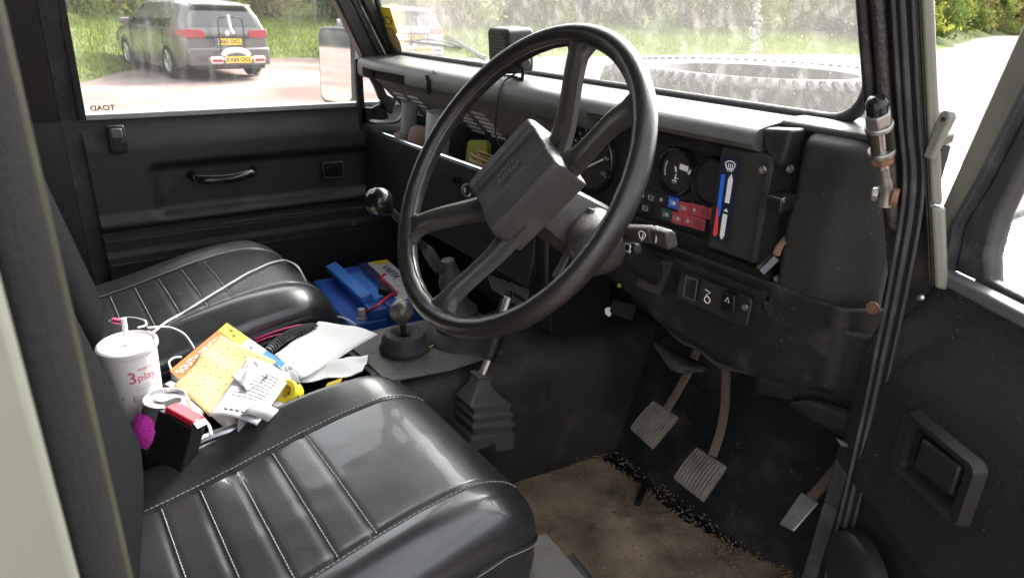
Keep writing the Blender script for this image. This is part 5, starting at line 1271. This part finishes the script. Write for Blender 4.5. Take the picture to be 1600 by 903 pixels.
# ================================================================== outdoors: ground, verge, hedge, cars
def ground_mat():
    m = bpy.data.materials.new('gravel'); m.use_nodes = True; n = m.node_tree.nodes; l = m.node_tree.links; b = n['Principled BSDF']; b.inputs['Roughness'].default_value = .9; b.inputs['Specular IOR Level'].default_value = .05
    tc = n.new('ShaderNodeTexCoord'); t = n.new('ShaderNodeTexNoise'); t.inputs['Scale'].default_value = .35; t.inputs['Detail'].default_value = 9; l.new(tc.outputs['Object'], t.inputs['Vector'])
    r = n.new('ShaderNodeValToRGB'); e = r.color_ramp.elements; e[0].position = .38; e[0].color = (.14, .095, .086, 1); e[1].position = .62; e[1].color = (.25, .205, .19, 1)
    l.new(t.outputs['Fac'], r.inputs['Fac']); l.new(r.outputs[0], b.inputs['Base Color'])
    t2 = n.new('ShaderNodeTexNoise'); t2.inputs['Scale'].default_value = 30; l.new(tc.outputs['Object'], t2.inputs['Vector']); bp = n.new('ShaderNodeBump'); bp.inputs['Strength'].default_value = .6; bp.inputs['Distance'].default_value = .03
    l.new(t2.outputs['Fac'], bp.inputs['Height']); l.new(bp.outputs[0], b.inputs['Normal']); MATS['gravel'] = m
ground_mat()
mat('turf', (.10, .13, .035), .95, spec=.05, var=(1.2, .35), bump=(20, .8))
mat('bank', (.06, .08, .025), .95, spec=.03, var=(.5, .4), dirt=(.8, .5, (.12, .09, .05), .7))
b = MB().grid(50, 50, lambda u, v: (lerp(-160, 160, u), lerp(-160, 320, v), -.02)); struct(b.build('ground', 'gravel', None))
def verge_edge(y): return interp(y, [-30, -8, -.4, .5, 1.9, 4.5, 6.2, 12.5, 24, 35, 46, 60], [-24, -14.5, -12.5, -13.7, -16.6, -19.2, -19.9, -18.9, -19.4, -18.3, -20.5, -25])
b = MB(); ys = [-30+i*1.0 for i in range(91)]; vs = []
for y in ys:
    e = verge_edge(y)+.25*noise.noise(Vector((y*.7, 0, 0)))
    for k, (dx, h) in enumerate(((0, -.02), (-.3, .05), (-2.0, .25), (-6, .85), (-14, 2.2), (-40, 8))): vs.append((e+dx, y, h+.06*noise.noise(Vector((dx, y*.5, 3)))*(k > 1)))
b.add(vs, [(i*6+j, (i+1)*6+j, (i+1)*6+j+1, i*6+j+1) for i in range(len(ys)-1) for j in range(5)]); struct(b.build('grass_verge', 'turf', None))
# bank beside the track that climbs away to the right
HB = smooth_path([(-20.5, 44, 0), (-24, 56, 0), (-31, 76, 0), (-46, 118, 0), (-58, 170, 0), (-30, 235, 0), (40, 270, 0), (120, 290, 0)], 5)
b = MB(); vs = []
for i, p in enumerate(HB):
    q = HB[min(i+1, len(HB)-1)]-HB[max(i-1, 0)]; nrm = Vector((-q.y, q.x, 0)).normalized()
    for (d, h) in ((0, -.05), (2.0, .7), (6, 2.6), (16, 6), (50, 14)): o_ = p+nrm*d; vs.append((o_.x, o_.y, h*(1+.25*noise.noise(Vector((o_.x*.1, o_.y*.1, d))))))
b.add(vs, [(i*5+j, (i+1)*5+j, (i+1)*5+j+1, i*5+j+1) for i in range(len(HB)-1) for j in range(4)]); struct(b.build('hillside', 'bank', None))
# grass blades on the verge
b = MB(); rnd = random.Random(3); vs = []; fs = []
for i in range(40000):
    y = rnd.uniform(-4, 46); e = verge_edge(y); dx = abs(rnd.gauss(0, 3.0)); x = e-dx+.1; h = rnd.uniform(.05, .16)*(1+.25*min(dx, 4)); z = interp(dx, [0, .3, 2, 6, 14], [-.02, .05, .25, .85, 2.2])-.04
    a = rnd.random()*6.28; w_ = .012+.01*rnd.random(); lx, ly = rnd.gauss(0, .04), rnd.gauss(0, .04); o_ = len(vs)
    vs += [(x-w_*math.cos(a), y-w_*math.sin(a), z), (x+w_*math.cos(a), y+w_*math.sin(a), z), (x+lx, y+ly, z+h)]; fs.append((o_, o_+1, o_+2))
me = bpy.data.meshes.new('grass'); me.from_pydata(vs, [], fs)
def leafmat(name, c1, c2, tr=.35):
    m = bpy.data.materials.new(name); m.use_nodes = True; n = m.node_tree.nodes; l = m.node_tree.links; n.clear(); o = n.new('ShaderNodeOutputMaterial')
    g = n.new('ShaderNodeNewGeometry'); r = n.new('ShaderNodeValToRGB'); e = r.color_ramp.elements; e[0].color = (*c1, 1); e[1].color = (*c2, 1); l.new(g.outputs['Random Per Island'], r.inputs['Fac'])
    d = n.new('ShaderNodeBsdfDiffuse'); t = n.new('ShaderNodeBsdfTranslucent'); l.new(r.outputs[0], d.inputs[0]); l.new(r.outputs[0], t.inputs[0]); mx = n.new('ShaderNodeMixShader'); mx.inputs[0].default_value = tr
    l.new(d.outputs[0], mx.inputs[1]); l.new(t.outputs[0], mx.inputs[2]); l.new(mx.outputs[0], o.inputs[0]); MATS[name] = m
leafmat('grass_blade', (.09, .14, .025), (.19, .22, .05)); leafmat('leaf_spring', (.15, .19, .035), (.30, .31, .07)); leafmat('leaf_dark', (.06, .1, .03), (.15, .18, .05)); leafmat('leaf_brown', (.14, .12, .05), (.24, .2, .09))
mat('bark', (.11, .085, .065), .9, bump=(30, .8), var=(10, .3))
g = put('grass', me, 'grass_blade'); stuff(g)['label'] = 'short green verge grass along the gravel edge'
# shrubs: three makes, each with stems and foliage
def shrub_mesh(seed, n, rx, ry, h):
    r_ = random.Random(seed); vs = []; fs = []; cl = [(r_.gauss(0, .42), r_.gauss(0, .42), r_.uniform(.05, 1)) for _ in range(26)]
    for i in range(n):
        c_ = r_.choice(cl); s = r_.uniform(.05, .11); z = c_[2]+r_.gauss(0, .09)
        if z < .01: z = r_.random()*.3
        k = math.sqrt(max(.05, 1.15-z)); p = Vector(((c_[0]+r_.gauss(0, .15))*rx*k, (c_[1]+r_.gauss(0, .15))*ry*k, z*h))
        Rm = eul(r_.random()*6.28, r_.random()*6.28, r_.random()*6.28); o_ = len(vs)
        for q in ((-s, 0, 0), (0, -s*.5, 0), (s, 0, 0), (0, s*.5, 0)): vs.append(p+Rm@Vector(q))
        fs.append((o_, o_+1, o_+2, o_+3))
    me = bpy.data.meshes.new('foliage'); me.from_pydata(vs, [], fs); return me
def stem_mesh(seed, n, rx, ry, h, r0):
    r_ = random.Random(seed); b = MB()
    for i in range(n):
        a = r_.random()*6.28; p = Vector((r_.gauss(0, .15)*rx, r_.gauss(0, .15)*ry, -.1)); q = Vector((math.cos(a)*rx*.6, math.sin(a)*ry*.6, h*r_.uniform(.6, 1))); md_ = p.lerp(q, .5)+Vector((r_.gauss(0, .15), r_.gauss(0, .15), 0))
        b.tube(smooth_path([p, md_, q], 4), [lerp(r0, r0*.25, t/8) for t in range(9)], 5)
    return b.mesh('stems')
kinds = []
for (sd_, n, rx, ry, h, lm, ns, r0) in ((1, 5200, 1.5, 2.0, 3.0, 'leaf_spring', 14, .03), (2, 4200, 1.4, 1.8, 2.2, 'leaf_dark', 12, .03), (3, 3000, 1.5, 2.0, 3.6, 'leaf_brown', 18, .035), (4, 4200, 1.3, 1.7, 2.0, 'leaf_spring', 12, .025)):
    f = shrub_mesh(sd_, n, rx, ry, h); f.materials.append(MATS[lm]); s_ = stem_mesh(sd_+9, ns, rx, ry, h, r0); s_.materials.append(MATS['bark']); kinds.append((f, s_))
KN = ['yellow-green leafy shrub', 'dark green leafy shrub', 'brown twiggy shrub', 'low bright green shrub']
def shrub(x, y, z, k, sc, label, grp='hedge shrubs behind the verge'):
    t = thing('hedge_shrub', (x, y, z), label, 'shrub', grp, rnd.random()*6.28); t.scale = (sc, sc, sc*rnd.uniform(.85, 1.15))
    for me, nm in ((kinds[k][0], 'foliage'), (kinds[k][1], 'stems')):
        o = bpy.data.objects.new(nm, me); COL.objects.link(o); o.parent = t
spots = []
y = -27.0; i = 0
while y < 46:
    e = verge_edge(y); w_ = [2.4, 2.6, 3.4][i % 3]; w_ = 3.4 if y > 8 else 3.0
    spots.append((e-rnd.uniform(6.0, 7.5), y, [0, 3, 1, 0, 2, 1, 2, 1][i % 8] if y > 7 else [0, 3, 0, 1][i % 4], rnd.uniform(.9, 1.25))); y += rnd.uniform(2.2, 3.0); i += 1
y = -26.0
while y < 48: spots.append((verge_edge(y)-rnd.uniform(9.5, 11.5), y, [2, 0, 1][i % 3], rnd.uniform(1.4, 1.8))); y += rnd.uniform(3.4, 4.4); i += 1
for j in range(34):
    t = 1+(j/33)*(len(HB)-14); a = HB[int(t)].lerp(HB[int(t)+1], t % 1); q = HB[int(t)+1]-HB[int(t)]; nrm = Vector((-q.y, q.x, 0)).normalized(); dd = rnd.uniform(2, 8); a = a+nrm*dd
    spots.append((a.x, a.y, [1, 0, 2, 1, 3][j % 5], 2.0+rnd.uniform(0, .4)+1.2*j/33, interp(dd, [0, 2, 6, 16], [0, .7, 2.6, 6])-.3))
ords = ['first', 'second', 'third', 'fourth', 'fifth', 'sixth', 'seventh', 'eighth', 'ninth', 'tenth']
def ordn(n):
    if n < 10: return ords[n]
    return {1: '%dst', 2: '%dnd', 3: '%drd'}.get((n+1) % 10 if (n+1) not in (11, 12, 13) else 0, '%dth') % (n+1)
rowname = ['front hedge row', 'taller back row', 'far track bank']
cnt = [0, 0, 0]; n1 = sum(1 for s in spots if s[3] < 1.3); 
for (x, y, k, sc, *hz_) in spots:
    rw_ = 2 if sc >= 2.0 else (1 if sc >= 1.35 else 0); d_ = verge_edge(y)-x; zz = interp(d_, [0, 2, 6, 14], [0, .25, .85, 2.2]) if rw_ < 2 else hz_[0]
    shrub(x, y, zz, k, sc, '%s, %s from the left in the %s' % (KN[k], ordn(cnt[rw_]), rowname[rw_])); cnt[rw_] += 1
# thin bare trees in the hedge
def tree(x, y, h, r0, label, seed):
    r_ = random.Random(seed); t = thing('young_tree', (x, y, .2), label, 'tree', 'thin trees in the hedge'); b = MB()
    P = smooth_path([(x, y, .0), (x+r_.gauss(0, .2), y+r_.gauss(0, .2), h*.35), (x+r_.gauss(0, .4), y+r_.gauss(0, .5), h*.7), (x+r_.gauss(0, .6), y+r_.gauss(0, .7), h)], 5)
    b.tube(P, [lerp(r0, r0*.2, i/(len(P)-1)) for i in range(len(P))], 8); b.build('trunk', 'bark', t)
    b = MB(); lv = []; lf_ = []
    for k in range(22):
        i = r_.randint(4, len(P)-2); p = P[i]; a = r_.random()*6.28; L = r_.uniform(.6, 1.8); q = p+Vector((math.cos(a)*L, math.sin(a)*L, L*r_.uniform(.2, .9))); b.tube([p, p.lerp(q, .5)+Vector((0, 0, -.05)), q], [r0*.22, r0*.15, .006], 5)
        for m_ in range(50):
            c_ = p.lerp(q, r_.uniform(.3, 1.1))+Vector((r_.gauss(0, .2), r_.gauss(0, .2), r_.gauss(0, .2))); s = r_.uniform(.03, .06); Rm = eul(r_.random()*6, r_.random()*6, r_.random()*6); o_ = len(lv)
            lv += [c_+Rm@Vector(q_) for q_ in ((-s, 0, 0), (0, -s*.5, 0), (s, 0, 0), (0, s*.5, 0))]; lf_.append((o_, o_+1, o_+2, o_+3))
    b.build('branches', 'bark', t); me = bpy.data.meshes.new('crown'); me.from_pydata([tuple(v) for v in lv], [], lf_); put('crown', me, 'leaf_spring', t)
for i, (x, y, h, r0) in enumerate(((-24.5, 6.2, 6, .07), (-25, 17, 7, .09), (-24.5, 21.5, 6, .16), (-25, 25.5, 7, .10), (-24.2, 9, 6, .06))):
    tree(x, y, h, r0, ['slim pale trunk behind the grey estate car', 'slim tree left of the thick trunk above the dash speaker', 'thick dark tree trunk above the top of the steering wheel', 'slim tree right of the thick dark trunk', 'thin sapling between the two parked cars'][i], i+40)
# ------------------------------------------------------------------ estate cars
mat('car_grey', (.15, .14, .135), .25, metal=.45, coat=.6); mat('car_silver', (.62, .62, .66), .28, metal=.4, coat=.6)
mat('plate_yellow', (.85, .55, .03), .45); mat('lamp_red', (.33, .035, .05), .2, coat=.5); mat('lamp_white', (.75, .7, .7), .25)
def estate(loc, rz, paint, label, plate, rack=True):
    car = thing('parked_car', loc, label, 'car', 'cars parked by the hedge', rz)
    Mc = car.matrix_basis.copy()                        # local: +x forward, y left, origin on the ground below the rear bumper
    # stations: x, [ (halfwidth, z) ... sill .. roof centre ]
    st = [(0.0, .80, .34, 1.37), (.12, .86, .28, 1.41), (.55, .895, .19, 1.455), (1.0, .90, .17, 1.47), (2.2, .90, .16, 1.465), (2.9, .90, .16, 1.40), (3.45, .895, .17, .98), (3.9, .88, .22, .90), (4.3, .83, .26, .82), (4.55, .70, .34, .68)]
    def ring(x, hw_, zs_, zr):
        cab = 1.0 <= zr; out = []
        belt = .93 if cab else zr-.06
        out = [(hw_*.93, zs_), (hw_*.985, zs_+.10), (hw_, zs_+.30), (hw_*.995, belt-.10), (hw_*.965, belt)]
        if cab: out += [(hw_*.86, belt+.25), (hw_*.74, zr-.05), (hw_*.62, zr-.01), (0, zr+.02)]
        else: out += [(hw_*.93, belt+.02), (hw_*.85, belt+.04), (hw_*.6, zr), (0, zr+.02)]
        return out
    def rake(x, z):                                     # tailgate leans forward above the belt
        k = max(0, 1-x/.6); return x+k*(.52*max(0, z-.95)+.03*max(0, z-.6))
    rings = [[Vector((rake(x, z), y, z)) for (y, z) in ring(x, hw_, zs_, zr)] for (x, hw_, zs_, zr) in st]
    n = len(rings[0]); b = MB(Mc); full = []
    for r_ in rings: full.append([Vector((p.x, p.y, p.z)) for p in r_]+[Vector((p.x, -p.y, p.z)) for p in reversed(r_[:-1])])
    m_ = 2*n-1; vs = [p for r_ in full for p in r_]; fs = [(i*m_+j, i*m_+j+1, (i+1)*m_+j+1, (i+1)*m_+j) for i in range(len(full)-1) for j in range(m_-1)]
    e = (len(full)-1)*m_; fs += [tuple(dict.fromkeys((o_+j, o_+j+1, o_+m_-2-j, o_+m_-1-j))) for o_ in (0, e) for j in range(n-1)]
    b.add(vs, fs); body = b.build('body', paint, car, smooth=35, bevel=.02, seg=2)
    def L(p): return p
    # rear glass, side glass
    def rear(yf, z, off): hw_ = .80; return Vector((rake(0, z)-off, yf*hw_, z))
    b = MB(Mc); b.sheet([rear(.80, 1.0, .012), rear(-.80, 1.0, .012), rear(-.68, 1.33, .012), rear(.68, 1.33, .012)], .006, (-1, 0, .4)); b.build('rear_window', 'car_glass', car)
    b = MB(Mc); b.box((.19, 0, 1.39), (.16, 1.16, .03), eul(0, R(-6), 0)); b.build('spoiler', paint, car, bevel=.01)
    for s in (1, -1):
        for (x0, x1, x2, x3) in ((.62, 1.02, .98, .72), (1.07, 1.95, 1.95, 1.05), (2.02, 3.05, 2.50, 2.02)):
            b = MB(Mc); q = []
            for (x, z) in ((x0, .96), (x1, .96), (x2, 1.36), (x3, 1.36)): q.append(Vector((x, s*(.872-.235*(z-.93)/.5+.012), z)))
            b.sheet(q, .008, (0, s, .4)); b.build('side_window', 'car_glass', car)
        b = MB(Mc).box((2.95, s*1.0, 1.0), (.12, .2, .13)); b.build('wing_mirror', paint, car, bevel=.03, seg=3)
        for x in (1.25, 2.15): b = MB(Mc).box((x, s*.905, .83), (.2, .025, .035)); b.build('door_handle', paint, car, bevel=.008)
        for x in (1.0, 1.98, 3.0): b = MB(Mc).box((x, s*.894, .60), (.008, .02, .62)); b.build('door_gap', 'black', car)
        # lights
        b = MB(Mc); b.sheet([(-.012, s*.42, .80), (-.012, s*.80, .78), (-.012, s*.81, .95), (-.012, s*.45, .93)], .03, (-1, 0, 0)); b.sheet([(.0, s*.815, .78), (.30, s*.893, .82), (.28, s*.890, .93), (.0, s*.818, .95)], .02, (0, s, 0)); b.build('tail_lamp', 'lamp_red', car, bevel=.006)
        b = MB(Mc).box((.00, s*.60, .36), (.05, .22, .05)); b.build('reflector', 'lamp_red', car)
        for x in (.86, 3.48):
            c_ = Vector((x, s*.80, .32))
            b = MB(Mc).lathe([(.20, -.10), (.29, -.10), (.318, -.08), (.32, 0), (.318, .08), (.29, .105), (.21, .105)], c_, (0, s, 0), 32, cap=False); wh = b.build('wheel', 'tyre', car)
            b = MB(Mc).lathe([(.21, .10), (.20, .07), (.06, .085), (0, .085)], c_, (0, s, 0), 30, cap=False); b.build('rim', 'alloy', wh)
            for k in range(5):
                a = k*2*math.pi/5; b = MB(Mc).box(c_+Vector((.12*math.cos(a), s*.095, .12*math.sin(a))), (.19, .02, .045), Matrix.Rotation(-a, 3, 'Y')); b.build('spoke', 'aluminium', wh)
            b = MB(Mc).lathe([(.355, .078), (.355, .095), (.33, .098)], c_+Vector((0, 0, .01)), (0, s, 0), 32, cap=False); b.build('wheel_arch', 'black', car)
    b = MB(Mc).box((-.03, 0, .44), (.13, 1.62, .34)); b.build('bumper', paint, car, bevel=.04, seg=3)
    b = MB(Mc).box((.02, 0, .255), (.18, 1.4, .10)); b.build('diffuser', 'black', car, bevel=.02)
    b = MB(Mc).box((2.2, 0, .22), (3.6, 1.5, .06)); b.build('underbody', 'black', car)
    b = MB(Mc).box((-.02, 0, .80), (.03, .84, .035)); b.build('tailgate_strip', 'black', car)
    def plate_at(x, z, w_, par):
        b = MB(Mc).box((x, 0, z), (.012, w_, .115)); p = b.build('number_plate', 'plate_yellow', par, bevel=.004)
        text(plate, .105, Mc @ mtx((x-.008, 0, z), Matrix(((0, 0, -1), (-1, 0, 0), (0, 1, 0)))), 'print', p, sx=.98, space=1.04, ext=.001, bold=.004); return p
    pl_ = plate_at(-.030, .72, .52, car)
    b = MB(Mc).box((-.0365, .235, .72), (.003, .045, .113)); b.build('plate_band', 'tell_blue', pl_)
    b = MB(Mc).lathe([(.055, 0), (.05, .01), (0, .012)], (-.012, 0, .88), (-1, 0, 0), 20, cap=False); b.build('badge', 'aluminium', car)
    rk = thing('bike_rack', Mc @ Vector((-.35, 0, .3)), 'folding bike rack with lamps and yellow plate on the '+('grey' if paint == 'car_grey' else 'silver')+' car', 'bike rack', 'bike racks on the parked cars', rz)
    b = MB(Mc); b.tube([(-.10, 0, .36), (-.40, 0, .40)], .03, 8); b.build('tow_arm', 'black', rk)
    b = MB(Mc); b.box((-.38, 0, .42), (.10, 1.10, .05)); b.build('cross_beam', 'grey_tube', rk, bevel=.012)
    b = MB(Mc); b.tube(smooth_path([Vector((-.33, .25*math.cos(a)*1.0, .48+.10*math.sin(a))) for a in [math.pi*k/8 for k in range(9)]], 2), .03, 8, flat=1.6); b.build('wheel_tray', 'white', rk)
    b = MB(Mc); b.tube(smooth_path([(-.22, .24, .48), (-.22, .24, 1.05), (-.22, .20, 1.16), (-.22, 0, 1.18), (-.22, -.20, 1.16), (-.22, -.24, 1.05), (-.22, -.24, .48)], 5), .014, 8); b.build('hoop', 'black', rk)
    b = MB(Mc); b.tube([(-.25, .05, 1.22), (-.27, .03, .95)], .03, 8); b.tube([(-.27, .03, .95), (-.28, .0, .88)], .04, 8); b.build('clamp_arm', 'aluminium', rk)
    plate_at(-.44, .41, .52, rk)
    for s in (1, -1):
        b = MB(Mc).box((-.42, s*.42, .41), (.06, .22, .13)); lm_ = b.build('rack_lamp', 'lamp_white', rk, bevel=.02, seg=3)
        b = MB(Mc).box((-.455, s*.42, .40), (.006, .19, .05)); b.build('lamp_lens', 'lamp_red', lm_)
    return car
e1_ = pz(338, 122.5, 0)
estate((-14.0, 3.45, 0), math.pi+R(8), 'car_grey', 'grey estate car with bike rack, leftmost, by the grass', 'KX65 OCL')
estate((-16.6, 9.0, 0), math.pi-R(2), 'car_silver', 'pale silver estate car with bike rack, seen through the windscreen', 'KX65 OCL')
